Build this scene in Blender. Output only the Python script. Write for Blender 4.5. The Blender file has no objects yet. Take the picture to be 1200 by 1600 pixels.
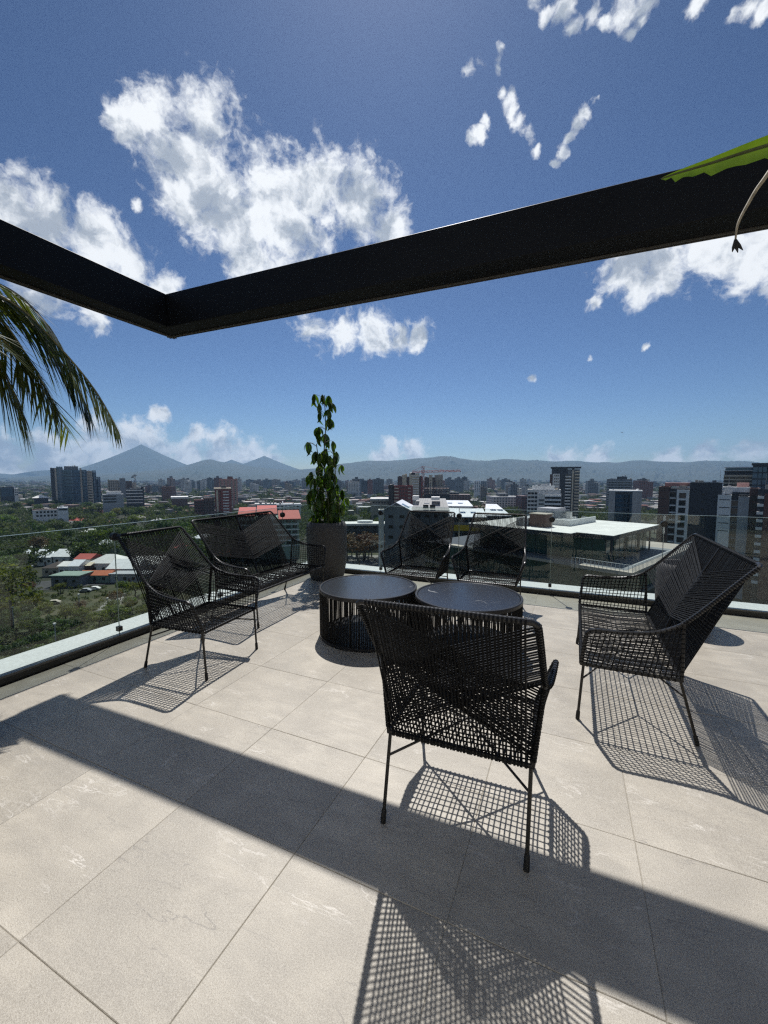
import bpy, bmesh, math, random
import numpy as np
from mathutils import Vector, Matrix
random.seed(7); RNG = np.random.default_rng(11)
R = math.radians
scene = bpy.context.scene
COL = scene.collection

# ------------------------------------------------------------------ camera
FPX, HY, CAMH = 645.0, 746.0, 1.44            # focal length and horizon row for a 1200 x 1600 frame
PITCH = math.atan((800 - HY) / FPX)
cam = bpy.data.cameras.new('camera'); camo = bpy.data.objects.new('camera', cam); COL.objects.link(camo)
cam.sensor_fit = 'VERTICAL'; cam.sensor_height = 36.0; cam.lens = FPX / 1600 * 36.0
cam.clip_start = 0.05; cam.clip_end = 80000
camo.location = (0, 0, CAMH); camo.rotation_euler = (R(90) - PITCH, 0, 0)
scene.camera = camo

def ray(x, y):
    a = (x - 600) / FPX; b = (800 - y) / FPX; c, s = math.cos(PITCH), math.sin(PITCH)
    return Vector((a, c + b * s, -s + b * c))
def at(x, y, Y):                               # point seen at a pixel, at a known distance ahead
    r = ray(x, y); t = Y / r.y; return Vector((r.x * t, Y, CAMH + r.z * t))
def on(x, y, z):                               # point seen at a pixel, on a level surface
    r = ray(x, y); t = (z - CAMH) / r.z; return Vector((r.x * t, r.y * t, z))

# ------------------------------------------------------------------ world: sky and clouds
SUN_EL, SUN_AZ = 60.0, 0.0
SKY_STRENGTH = 0.085
world = bpy.data.worlds.new('World'); scene.world = world; world.use_nodes = True
wt = world.node_tree; wn = wt.nodes; wl = wt.links; wn.clear()
def WN(t, **k):
    n = wn.new(t)
    for a, v in k.items(): setattr(n, a, v)
    return n
def wmath(op, a, b=None, c=None, clamp=False):
    n = WN('ShaderNodeMath', operation=op); n.use_clamp = clamp
    for i, v in enumerate((a, b, c)):
        if v is None: continue
        if isinstance(v, (int, float)): n.inputs[i].default_value = v
        else: wl.new(v, n.inputs[i])
    return n.outputs[0]
sky = WN('ShaderNodeTexSky', sky_type='NISHITA'); sky.sun_disc = False
sky.sun_elevation = R(SUN_EL); sky.sun_rotation = R(SUN_AZ); sky.altitude = 1500
sky.air_density = 1.0; sky.dust_density = 1.0; sky.ozone_density = 1.6
tc = WN('ShaderNodeTexCoord'); DIR = tc.outputs['Generated']
# cloud banks: direction and angular size of each lump
CL = [(240,190,72),(320,188,66),(195,195,42),(290,250,72),(305,312,66),(355,335,74),(430,312,72),(492,290,68),(560,318,66),(608,352,42),(455,355,80),(385,395,62),
      (15,322,68),(80,352,62),(140,372,58),(200,405,46),(255,440,32),(60,410,66),(150,445,54),(60,470,48),(150,492,34),(215,325,15),
      (485,518,36),(530,516,40),(580,522,36),(620,524,30),(650,521,30),
      (985,415,60),(1040,425,54),(1000,458,34),(1110,398,58),(1172,405,60),(1188,448,30),(1165,464,20),(925,472,20),
      (828,5,24),(850,22,17),(880,14,24),(900,36,18),(930,8,22),(945,32,17),(975,14,24),(1005,6,26),(985,46,16),(1000,26,19),
      (735,122,16),(752,114,14),(775,106,12),(781,88,13),(779,142,16),(796,150,21),(801,170,19),(812,187,18),(827,204,16),(837,224,11),(733,222,11),(744,208,13),(753,190,11),
      (872,240,10),(884,225,12),(895,205,12),(906,187,14),(921,168,12),(936,150,11),(1085,8,20),(1140,22,18),(1165,8,26),(1192,12,20),
      (10,716,60),(80,708,58),(145,702,54),(200,696,48),(245,704,44),(295,710,38),(345,706,40),(390,712,36),(428,720,28),(306,677,22),(250,645,18),(60,745,60),(0,690,30),(180,730,50),
      (612,704,24),(645,712,28),(590,716,24),(832,590,11),(880,713,28),(940,713,28),(1050,702,18),(1045,714,28),(1110,711,28),(1175,708,30),(920,558,9),(1015,541,10)]
ndist = WN('ShaderNodeTexNoise'); ndist.inputs['Scale'].default_value = 7; ndist.inputs['Detail'].default_value = 6; ndist.inputs['Roughness'].default_value = .6
wl.new(DIR, ndist.inputs['Vector'])
nsub = WN('ShaderNodeVectorMath', operation='SUBTRACT'); wl.new(ndist.outputs['Color'], nsub.inputs[0]); nsub.inputs[1].default_value = (.5, .5, .5)
nscl = WN('ShaderNodeVectorMath', operation='SCALE'); wl.new(nsub.outputs[0], nscl.inputs[0]); nscl.inputs['Scale'].default_value = .085
nadd = WN('ShaderNodeVectorMath', operation='ADD'); wl.new(DIR, nadd.inputs[0]); wl.new(nscl.outputs[0], nadd.inputs[1])
mask = None
for (cx, cy, cr) in CL:
    d = ray(cx, cy).normalized()
    rr = ((ray(cx + cr, cy).normalized() - d).length + (ray(cx, cy + cr).normalized() - d).length) / 2
    dn = WN('ShaderNodeVectorMath', operation='DISTANCE'); wl.new(nadd.outputs[0], dn.inputs[0]); dn.inputs[1].default_value = d
    m = wmath('MULTIPLY_ADD', dn.outputs['Value'], -1 / rr, 1.0)
    mask = m if mask is None else wmath('SMOOTH_MAX', mask, m, .35)
nf = WN('ShaderNodeTexNoise'); nf.inputs['Scale'].default_value = 16; nf.inputs['Detail'].default_value = 6; nf.inputs['Roughness'].default_value = .55
wl.new(nadd.outputs[0], nf.inputs['Vector'])
nf2 = WN('ShaderNodeTexNoise'); nf2.inputs['Scale'].default_value = 9; nf2.inputs['Detail'].default_value = 5; nf2.inputs['Roughness'].default_value = .55
wl.new(nadd.outputs[0], nf2.inputs['Vector'])
# more scattered clouds added unseen behind the viewer, to whiten the fill light
sep = WN('ShaderNodeSeparateXYZ'); wl.new(DIR, sep.inputs[0])
nb = WN('ShaderNodeTexNoise'); nb.inputs['Scale'].default_value = 3.4; nb.inputs['Detail'].default_value = 2; wl.new(DIR, nb.inputs['Vector'])
bm = wmath('MULTIPLY_ADD', nb.outputs['Fac'], 5.0, -2.75)
gate = WN('ShaderNodeMapRange'); wl.new(sep.outputs['Y'], gate.inputs['Value']); gate.inputs['From Min'].default_value = -.05; gate.inputs['From Max'].default_value = .12; gate.inputs['To Min'].default_value = 0; gate.inputs['To Max'].default_value = 2
back = wmath('SUBTRACT', bm, gate.outputs[0])
mcl = wmath('MAXIMUM', wmath('MAXIMUM', mask, back), -1.2)
fb = wmath('SUBTRACT', nf.outputs['Fac'], .5)
nh = WN('ShaderNodeTexNoise'); nh.inputs['Scale'].default_value = 52; nh.inputs['Detail'].default_value = 5; nh.inputs['Roughness'].default_value = .6
wl.new(nadd.outputs[0], nh.inputs['Vector'])
fh_ = wmath('SUBTRACT', nh.outputs['Fac'], .5)
dens0 = wmath('MULTIPLY_ADD', fh_, 1.15, wmath('MULTIPLY_ADD', fb, 1.75, wmath('MINIMUM', mcl, 1.5)))
mr = WN('ShaderNodeMapRange', interpolation_type='SMOOTHSTEP'); wl.new(dens0, mr.inputs['Value'])
mr.inputs['From Min'].default_value = -.04; mr.inputs['From Max'].default_value = .66
cloud = mr.outputs[0]
core = wmath('MULTIPLY_ADD', wmath('SUBTRACT', nf2.outputs['Fac'], .5), 3.6, wmath('MULTIPLY_ADD', fh_, .9, wmath('MINIMUM', mcl, .55)))
nup = WN('ShaderNodeVectorMath', operation='ADD'); wl.new(nadd.outputs[0], nup.inputs[0]); nup.inputs[1].default_value = (0, .012, .022)   # towards the sun: lit tops, shaded bases
nf3 = WN('ShaderNodeTexNoise'); nf3.inputs['Scale'].default_value = 16; nf3.inputs['Detail'].default_value = 6; nf3.inputs['Roughness'].default_value = .55; wl.new(nup.outputs[0], nf3.inputs['Vector'])
core = wmath('MULTIPLY_ADD', wmath('SUBTRACT', nf3.outputs['Fac'], nf.outputs['Fac']), 3.4, core)
mr2 = WN('ShaderNodeMapRange', interpolation_type='SMOOTHSTEP'); wl.new(core, mr2.inputs['Value'])
mr2.inputs['From Min'].default_value = .12; mr2.inputs['From Max'].default_value = 1.25
ccol = WN('ShaderNodeMix', data_type='RGBA'); wl.new(mr2.outputs[0], ccol.inputs['Factor'])
ccol.inputs['A'].default_value = (11.4, 11.6, 11.8, 1); ccol.inputs['B'].default_value = (4.6, 5.1, 5.9, 1)
def vscale(sock, k):
    n = WN('ShaderNodeVectorMath', operation='SCALE'); wl.new(sock, n.inputs[0]); n.inputs['Scale'].default_value = k; return n.outputs[0]
gm = WN('ShaderNodeGamma'); wl.new(vscale(sky.outputs[0], SKY_STRENGTH), gm.inputs['Color']); gm.inputs['Gamma'].default_value = 1.62   # deep blue of the high dry air
skyc = vscale(gm.outputs[0], 1.18 / SKY_STRENGTH)
cm = WN('ShaderNodeMix', data_type='RGBA'); wl.new(cloud, cm.inputs['Factor']); wl.new(skyc, cm.inputs['A']); wl.new(ccol.outputs['Result'], cm.inputs['B'])
bg = WN('ShaderNodeBackground'); bg.inputs['Strength'].default_value = SKY_STRENGTH; wl.new(cm.outputs['Result'], bg.inputs['Color'])
wo = WN('ShaderNodeOutputWorld'); wl.new(bg.outputs[0], wo.inputs['Surface'])
world.cycles.sampling_method = 'MANUAL'; world.cycles.sample_map_resolution = 256

# ------------------------------------------------------------------ sun, exposure
sl = bpy.data.lights.new('sun', 'SUN'); sl.energy = 5.0; sl.angle = R(.55); sl.color = (1, .98, .945)
so = bpy.data.objects.new('sun', sl); COL.objects.link(so); so.rotation_euler = (R(SUN_EL - 90), 0, R(-SUN_AZ)); so.location = (0, 20, 40)
vs = scene.view_settings; vs.view_transform = 'Standard'; vs.look = 'None'; vs.exposure = 0.0; vs.gamma = 1.0; vs.use_curve_mapping = False
scene.render.engine = 'CYCLES'; scene.cycles.use_denoising = False; scene.cycles.use_adaptive_sampling = False; scene.cycles.sample_clamp_indirect = 4; scene.cycles.filter_width = 1.3
scene.cycles.max_bounces = 6; scene.cycles.diffuse_bounces = 3; scene.cycles.glossy_bounces = 3; scene.cycles.transparent_max_bounces = 24; scene.cycles.volume_bounces = 0
scene.cycles.caustics_reflective = False; scene.cycles.caustics_refractive = False

# ------------------------------------------------------------------ helpers
def tag(o, label=None, cat=None, group=None, kind=None):
    for k, v in (('label', label), ('category', cat), ('group', group), ('kind', kind)):
        if v: o[k] = v
    return o
def empty(name, loc=(0, 0, 0), rz=0, label=None, cat=None, group=None):
    o = bpy.data.objects.new(name, None); COL.objects.link(o); o.location = loc; o.rotation_euler = (0, 0, rz)
    o.empty_display_size = .2
    return tag(o, label, cat, group)
class MB:
    def __init__(s): s.v = []; s.f = []; s.m = []
    def add(s, vs, fs, mi=0):
        b = len(s.v); s.v += [tuple(p) for p in vs]; s.f += [tuple(i + b for i in f) for f in fs]; s.m += [mi] * len(fs); return s
    def box(s, x0, x1, y0, y1, z0, z1, mi=0):
        return s.add([(x0,y0,z0),(x1,y0,z0),(x1,y1,z0),(x0,y1,z0),(x0,y0,z1),(x1,y0,z1),(x1,y1,z1),(x0,y1,z1)],
                     [(0,3,2,1),(4,5,6,7),(0,1,5,4),(1,2,6,5),(2,3,7,6),(3,0,4,7)], mi)
    def prism(s, pts, z0, z1, mi=0):           # pts counter-clockwise
        n = len(pts); vs_ = [(p[0],p[1],z0) for p in pts] + [(p[0],p[1],z1) for p in pts]
        return s.add(vs_, [tuple(range(n-1,-1,-1)), tuple(range(n,2*n))] + [(i,(i+1)%n,n+(i+1)%n,n+i) for i in range(n)], mi)
    def tube(s, path, r, n=6, cap=True, closed=False, mi=0):
        P = [Vector(p) for p in path]; m = len(P); rs = r if isinstance(r, (list, tuple)) else [r] * m
        up = None; vs_ = []
        for i in range(m):
            t = (P[(i+1) % m] - P[i-1]) if closed else (P[min(i+1, m-1)] - P[max(i-1, 0)])
            t = t.normalized() if t.length > 1e-9 else Vector((0,0,1))
            if up is None: up = Vector((0,0,1)) if abs(t.z) < .9 else Vector((1,0,0))
            a = t.cross(up)
            if a.length < 1e-5: a = t.cross(Vector((.3,.8,.5)))
            a.normalize(); b = a.cross(t).normalized(); up = b
            vs_ += [P[i] + (a * math.cos(k * 2 * math.pi / n) + b * math.sin(k * 2 * math.pi / n)) * rs[i] for k in range(n)]
        fs = []
        for i in range(m if closed else m - 1):
            j = (i + 1) % m
            fs += [(i*n+k, i*n+(k+1) % n, j*n+(k+1) % n, j*n+k) for k in range(n)]
        if cap and not closed: fs += [tuple(range(n-1,-1,-1)), tuple((m-1)*n+k for k in range(n))]
        return s.add(vs_, fs, mi)
    def lathe(s, prof, n=32, c=(0,0), mi=0):   # prof: (r, z) from bottom to top
        vs_ = [(c[0] + r * math.cos(k*2*math.pi/n), c[1] + r * math.sin(k*2*math.pi/n), z) for r, z in prof for k in range(n)]
        fs = [(i*n+k, i*n+(k+1) % n, (i+1)*n+(k+1) % n, (i+1)*n+k) for i in range(len(prof)-1) for k in range(n)]
        if prof[0][0] > 1e-4: fs.append(tuple(range(n-1,-1,-1)))
        if prof[-1][0] > 1e-4: fs.append(tuple((len(prof)-1)*n+k for k in range(n)))
        return s.add(vs_, fs, mi)
    def mesh(s, name, mats, smooth=False):
        me = bpy.data.meshes.new(name); me.from_pydata(s.v, [], s.f)
        for m in (mats if isinstance(mats, (list, tuple)) else [mats]): me.materials.append(m)
        if any(s.m): me.polygons.foreach_set('material_index', s.m)
        if smooth:
            me.polygons.foreach_set('use_smooth', [True] * len(me.polygons))
            try: me.set_sharp_from_angle(angle=R(40))
            except Exception: pass
        me.update(); return me
    def build(s, name, mats, parent=None, smooth=False):
        return link(s.mesh(name, mats, smooth), name, parent)
def link(me, name, parent=None, loc=(0,0,0), rz=0):
    o = bpy.data.objects.new(name, me); COL.objects.link(o); o.parent = parent; o.location = loc; o.rotation_euler = (0,0,rz); return o
def copy_tree(o, parent=None):
    c = o.copy(); COL.objects.link(c); c.parent = parent
    for ch in list(o.children): copy_tree(ch, c)
    return c
def catmull(pts, k=6, closed=False):
    P = [Vector(p) for p in pts]; out = []
    for i in range(len(P) - 1):
        p0 = P[max(i-1,0)]; p1 = P[i]; p2 = P[i+1]; p3 = P[min(i+2,len(P)-1)]
        for j in range(k):
            t = j / k
            out.append(.5*((2*p1)+(p2-p0)*t+(2*p0-5*p1+4*p2-p3)*t*t+(3*p1-p0-3*p2+p3)*t*t*t))
    out.append(P[-1]); return out

# ------------------------------------------------------------------ materials
def mat(name, col, rough=.6, metal=0, var=.0, scale=5., bump=0., spec=.5, col2=None, coord='Object', detail=4, trans=None):
    m = bpy.data.materials.new(name); m.use_nodes = True; nt = m.node_tree; b = nt.nodes['Principled BSDF']
    b.inputs['Base Color'].default_value = (*col, 1); b.inputs['Roughness'].default_value = rough; b.inputs['Metallic'].default_value = metal
    b.inputs['Specular IOR Level'].default_value = spec
    if var or bump or col2:
        t = nt.nodes.new('ShaderNodeTexCoord'); n = nt.nodes.new('ShaderNodeTexNoise'); n.inputs['Scale'].default_value = scale; n.inputs['Detail'].default_value = detail
        nt.links.new(t.outputs[coord], n.inputs['Vector'])
        if var or col2:
            r = nt.nodes.new('ShaderNodeMapRange'); r.inputs['From Min'].default_value = .3; r.inputs['From Max'].default_value = .7
            nt.links.new(n.outputs['Fac'], r.inputs['Value'])
            x = nt.nodes.new('ShaderNodeMix'); x.data_type = 'RGBA'; nt.links.new(r.outputs[0], x.inputs['Factor'])
            c2 = col2 or tuple(c * (1 + var) for c in col)
            c1 = col if col2 else tuple(c * (1 - var) for c in col)
            x.inputs['A'].default_value = (*c1, 1); x.inputs['B'].default_value = (*c2, 1)
            nt.links.new(x.outputs['Result'], b.inputs['Base Color'])
        if bump:
            bu = nt.nodes.new('ShaderNodeBump'); bu.inputs['Strength'].default_value = bump; bu.inputs['Distance'].default_value = .02
            nt.links.new(n.outputs['Fac'], bu.inputs['Height']); nt.links.new(bu.outputs[0], b.inputs['Normal'])
    return m
def objrand(m, amount=.25, hue=.02):           # every object of this material a little different
    nt = m.node_tree; b = nt.nodes['Principled BSDF']; oi = nt.nodes.new('ShaderNodeObjectInfo')
    h = nt.nodes.new('ShaderNodeHueSaturation'); inp = b.inputs['Base Color']
    if inp.is_linked: nt.links.new(inp.links[0].from_socket, h.inputs['Color'])
    else: h.inputs['Color'].default_value = inp.default_value
    r = nt.nodes.new('ShaderNodeMapRange'); r.inputs['To Min'].default_value = 1 - amount; r.inputs['To Max'].default_value = 1 + amount
    nt.links.new(oi.outputs['Random'], r.inputs['Value']); nt.links.new(r.outputs[0], h.inputs['Value'])
    r2 = nt.nodes.new('ShaderNodeMapRange'); r2.inputs['To Min'].default_value = .5 - hue; r2.inputs['To Max'].default_value = .5 + hue
    mm = nt.nodes.new('ShaderNodeMath'); mm.operation = 'FRACT'; m2 = nt.nodes.new('ShaderNodeMath'); m2.operation = 'MULTIPLY'; m2.inputs[1].default_value = 7.31
    nt.links.new(oi.outputs['Random'], m2.inputs[0]); nt.links.new(m2.outputs[0], mm.inputs[0]); nt.links.new(mm.outputs[0], r2.inputs['Value']); nt.links.new(r2.outputs[0], h.inputs['Hue'])
    nt.links.new(h.outputs[0], inp); return m
def glassmat(name, tint, refl=.08, rough=.0):  # clear pane: tinted see-through plus mirror by angle
    m = bpy.data.materials.new(name); m.use_nodes = True; nt = m.node_tree; nt.nodes.clear()
    t = nt.nodes.new('ShaderNodeBsdfTransparent'); t.inputs[0].default_value = (*tint, 1)
    g = nt.nodes.new('ShaderNodeBsdfGlossy'); g.inputs['Roughness'].default_value = rough; g.inputs[0].default_value = (.9,.95,.93,1)
    f = nt.nodes.new('ShaderNodeFresnel'); ge = nt.nodes.new('ShaderNodeNewGeometry'); ir = nt.nodes.new('ShaderNodeMapRange'); ir.inputs['To Min'].default_value = 1.45; ir.inputs['To Max'].default_value = 1/1.45
    nt.links.new(ge.outputs['Backfacing'], ir.inputs['Value']); nt.links.new(ir.outputs[0], f.inputs['IOR'])
    k = nt.nodes.new('ShaderNodeMath'); k.operation = 'MULTIPLY'; k.inputs[1].default_value = refl; nt.links.new(f.outputs[0], k.inputs[0])
    x = nt.nodes.new('ShaderNodeMixShader'); nt.links.new(k.outputs[0], x.inputs[0]); nt.links.new(t.outputs[0], x.inputs[1]); nt.links.new(g.outputs[0], x.inputs[2])
    o = nt.nodes.new('ShaderNodeOutputMaterial'); nt.links.new(x.outputs[0], o.inputs[0]); return m
def leafmat(name, c1, c2, trans=.35, rough=.45, scale=3., rand=True):
    m = mat(name, c1, rough, col2=c2, scale=scale); 
    if rand: objrand(m, .3, .02)
    nt = m.node_tree; b = nt.nodes['Principled BSDF']; o = nt.nodes['Material Output']
    tr = nt.nodes.new('ShaderNodeBsdfTranslucent'); x = nt.nodes.new('ShaderNodeMixShader'); x.inputs[0].default_value = trans
    g = nt.nodes.new('ShaderNodeHueSaturation'); g.inputs['Hue'].default_value = .485; g.inputs['Saturation'].default_value = 1.15; g.inputs['Value'].default_value = 1.7
    nt.links.new(b.inputs['Base Color'].links[0].from_socket, g.inputs['Color']); nt.links.new(g.outputs[0], tr.inputs[0])
    nt.links.new(b.outputs[0], x.inputs[1]); nt.links.new(tr.outputs[0], x.inputs[2]); nt.links.new(x.outputs[0], o.inputs[0]); return m

def stone_mat():
    m = bpy.data.materials.new('stone_tile'); m.use_nodes = True; nt = m.node_tree; N = nt.nodes.new; L = nt.links.new; b = nt.nodes['Principled BSDF']
    tcx = N('ShaderNodeTexCoord'); oi = N('ShaderNodeObjectInfo')
    sc_ = N('ShaderNodeVectorMath'); sc_.operation = 'SCALE'; sc_.inputs[0].default_value = (37., 91., 53.); L(oi.outputs['Random'], sc_.inputs['Scale'])
    v = N('ShaderNodeVectorMath'); v.operation = 'ADD'; L(tcx.outputs['Object'], v.inputs[0]); L(sc_.outputs[0], v.inputs[1])
    def noise(scale, detail, rough, dist=0., stretch=None):
        n = N('ShaderNodeTexNoise'); n.inputs['Scale'].default_value = scale; n.inputs['Detail'].default_value = detail; n.inputs['Roughness'].default_value = rough; n.inputs['Distortion'].default_value = dist
        if stretch:
            mp = N('ShaderNodeMapping'); mp.inputs['Scale'].default_value = stretch; mp.inputs['Rotation'].default_value = (0,0,.5); L(v.outputs[0], mp.inputs[0]); L(mp.outputs[0], n.inputs['Vector'])
        else: L(v.outputs[0], n.inputs['Vector'])
        return n.outputs['Fac']
    def ramp(fac, a, bb, lo=0., hi=1.):
        r = N('ShaderNodeMapRange'); r.inputs['From Min'].default_value = a; r.inputs['From Max'].default_value = bb; r.inputs['To Min'].default_value = lo; r.inputs['To Max'].default_value = hi; L(fac, r.inputs['Value']); return r.outputs[0]
    def mix(f, A, B, mode='MIX'):
        x = N('ShaderNodeMix'); x.data_type = 'RGBA'; x.blend_type = mode; L(f, x.inputs['Factor']) if not isinstance(f, float) else setattr(x.inputs['Factor'], 'default_value', f)
        for k, c in (('A', A), ('B', B)):
            if isinstance(c, tuple): x.inputs[k].default_value = (*c, 1)
            else: L(c, x.inputs[k])
        return x.outputs['Result']
    big = noise(2.6, 5, .6, .4); mid = noise(3.6, 7, .62, .5, (1, 3.2, 1)); fine = noise(210, 4, .8); spk = noise(340, 3, .7)
    c = mix(ramp(big, .36, .64), (.270,.237,.188), (.455,.404,.324))
    c = mix(ramp(mid, .42, .68, 0, .8), c, (.25,.22,.178))
    c = mix(ramp(fine, .36, .64, 0, .62), c, (.56,.51,.425))
    c = mix(ramp(spk, .50, .66, 0, .85), c, (.22,.185,.145))
    w = noise(1.5, 6, .6, .3, (1, 4.2, 1))                # pale and dark hairline veins
    a1 = N('ShaderNodeMath'); a1.operation = 'SUBTRACT'; a1.inputs[1].default_value = .5; L(w, a1.inputs[0])
    a2 = N('ShaderNodeMath'); a2.operation = 'ABSOLUTE'; L(a1.outputs[0], a2.inputs[0])
    gate = noise(4.1, 3, .5)
    g1 = N('ShaderNodeMath'); g1.operation = 'MULTIPLY'; L(ramp(a2.outputs[0], .010, .0), g1.inputs[0]); L(ramp(gate, .50, .68, 0, .75), g1.inputs[1])
    c = mix(g1.outputs[0], c, (.70,.65,.58))
    w2 = noise(1.1, 5, .55, .2, (1, 4.6, 1)); a3 = N('ShaderNodeMath'); a3.operation = 'SUBTRACT'; a3.inputs[1].default_value = .47; L(w2, a3.inputs[0])
    a4 = N('ShaderNodeMath'); a4.operation = 'ABSOLUTE'; L(a3.outputs[0], a4.inputs[0])
    g2 = N('ShaderNodeMath'); g2.operation = 'MULTIPLY'; L(ramp(a4.outputs[0], .006, .0), g2.inputs[0]); L(ramp(gate, .48, .34, 0, .7), g2.inputs[1])
    c = mix(g2.outputs[0], c, (.17,.15,.13))
    hsv = N('ShaderNodeHueSaturation'); L(c, hsv.inputs['Color']); L(ramp(oi.outputs['Random'], 0, 1, .97, 1.03), hsv.inputs['Value'])
    L(hsv.outputs[0], b.inputs['Base Color']); b.inputs['Roughness'].default_value = .43; b.inputs['Specular IOR Level'].default_value = .7
    bu = N('ShaderNodeBump'); bu.inputs['Strength'].default_value = .5; bu.inputs['Distance'].default_value = .003
    s_ = N('ShaderNodeMath'); L(fine, s_.inputs[0]); L(mid, s_.inputs[1]); L(s_.outputs[0], bu.inputs['Height']); L(bu.outputs[0], b.inputs['Normal'])
    return m
M = {}
M['stone'] = stone_mat()
M['grout'] = mat('grout', (.36,.33,.275), .9)
M['coping'] = mat('coping_white', (.60,.61,.60), .5, var=.10, scale=45, bump=.1)
M['channel'] = mat('black_channel', (.012,.012,.013), .35, .0)
M['glass'] = glassmat('railing_glass', (.885,.925,.905), 1.0)
M['glass_edge'] = mat('glass_edge', (.30,.38,.36), .2)
M['beam'] = mat('beam_black', (.006,.007,.009), .5, 0, var=.15, scale=3, spec=.16)
M['beam_trim'] = mat('beam_trim', (.10,.095,.09), .4, .3)
M['frame'] = mat('black_frame', (.010,.010,.012), .38, 0)
M['leg'] = mat('leg_metal', (.030,.028,.026), .4, .5)
M['rubber'] = mat('rubber', (.008,.008,.008), .7)
M['rope'] = mat('rope_black', (.0035,.0038,.005), .55, 0, bump=.4, scale=260, spec=.22)
M['planter'] = mat('planter_grey', (.062,.059,.057), .7, 0, var=.05, scale=14, bump=.06)
M['soil'] = mat('soil', (.03,.022,.015), .95, var=.4, scale=40, bump=.6)
M['leaf_schef'] = leafmat('umbrella_leaf', (.032,.078,.013), (.075,.135,.022), .45, .33)
M['bark'] = mat('bark', (.09,.075,.055), .85, var=.3, scale=9, bump=.5)
M['stem'] = mat('green_stem', (.07,.08,.03), .7, var=.2, scale=20)
M['palm'] = leafmat('palm_leaf', (.040,.066,.012), (.090,.105,.022), .5, .38, 2.2)
M['rachis'] = mat('palm_rachis', (.20,.17,.06), .5, var=.3, scale=8)
M['broad'] = leafmat('broad_leaf', (.045,.092,.012), (.075,.135,.018), .38, .4, 14)
M['dry'] = mat('dry_stem', (.32,.27,.19), .7, var=.3, scale=30)
def marble_mat():
    m = bpy.data.materials.new('dark_marble'); m.use_nodes = True; nt = m.node_tree; N = nt.nodes.new; L = nt.links.new; b = nt.nodes['Principled BSDF']
    t = N('ShaderNodeTexCoord'); oi = N('ShaderNodeObjectInfo'); s = N('ShaderNodeVectorMath'); s.operation = 'SCALE'; s.inputs[0].default_value = (13,29,7); L(oi.outputs['Random'], s.inputs['Scale'])
    v = N('ShaderNodeVectorMath'); L(t.outputs['Object'], v.inputs[0]); L(s.outputs[0], v.inputs[1])
    def nz(sc, d, r, dist):
        n = N('ShaderNodeTexNoise'); n.inputs['Scale'].default_value = sc; n.inputs['Detail'].default_value = d; n.inputs['Roughness'].default_value = r; n.inputs['Distortion'].default_value = dist; L(v.outputs[0], n.inputs['Vector']); return n.outputs['Fac']
    w = nz(1.5, 3, .45, .5); g = nz(3.1, 2, .5, 0)
    a = N('ShaderNodeMath'); a.operation = 'SUBTRACT'; a.inputs[1].default_value = .5; L(w, a.inputs[0]); a2 = N('ShaderNodeMath'); a2.operation = 'ABSOLUTE'; L(a.outputs[0], a2.inputs[0])
    r1 = N('ShaderNodeMapRange'); r1.inputs['From Min'].default_value = .0045; r1.inputs['From Max'].default_value = .0; L(a2.outputs[0], r1.inputs['Value'])
    r2 = N('ShaderNodeMapRange'); r2.inputs['From Min'].default_value = .52; r2.inputs['From Max'].default_value = .66; L(g, r2.inputs['Value'])
    k = N('ShaderNodeMath'); k.operation = 'MULTIPLY'; L(r1.outputs[0], k.inputs[0]); L(r2.outputs[0], k.inputs[1])
    x = N('ShaderNodeMix'); x.data_type = 'RGBA'; L(k.outputs[0], x.inputs['Factor']); x.inputs['A'].default_value = (.022,.025,.032,1); x.inputs['B'].default_value = (.45,.45,.44,1)
    L(x.outputs['Result'], b.inputs['Base Color']); b.inputs['Roughness'].default_value = .24; b.inputs['Specular IOR Level'].default_value = .62
    return m
M['marble'] = marble_mat()

# ------------------------------------------------------------------ the terrace (built in its own axes: u along the far railing, v along the left railing)
TA = R(24.2); T_RZ = -TA
Av = Vector((math.sin(TA), math.cos(TA), 0)); Bu = Vector((math.cos(TA), -math.sin(TA), 0))
def uv(u, v, z=0): p = Bu * u + Av * v; return Vector((p.x, p.y, z))
GL, GR = -3.575, 5.40                          # glass lines: left at u = GL, far at v = GR
U1, V0 = 8.2, -4.4
GZ = -46.0                                     # street level
terrace = empty('terrace', (0,0,0), T_RZ); tag(terrace, kind='structure')
tile_me = MB()
h = .2993
tile_me.add([(-h,-h,-.02),(h,-h,-.02),(h,h,-.02),(-h,h,-.02),(-h,-h,-.0015),(h,-h,-.0015),(h,h,-.0015),(-h,h,-.0015),
             (-h+.002,-h+.002,0),(h-.002,-h+.002,0),(h-.002,h-.002,0),(-h+.002,h-.002,0)],
            [(0,1,5,4),(1,2,6,5),(2,3,7,6),(3,0,4,7),(4,5,9,8),(5,6,10,9),(6,7,11,10),(7,4,8,11),(8,9,10,11)])
tile_me = tile_me.mesh('tile', M['stone'])
slab = MB(); slab.box(GL - .42, U1, V0, GR + .42, -.5, -.021); slab.build('floor_bed', M['grout'], terrace)
grout = MB(); grout.box(GL + .06, U1, V0, GR - .06, -.0205, -.0022); grout.build('grout', M['grout'], terrace)
nt_ = 0
u = -.316 - .6 * 6 + .3
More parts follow.
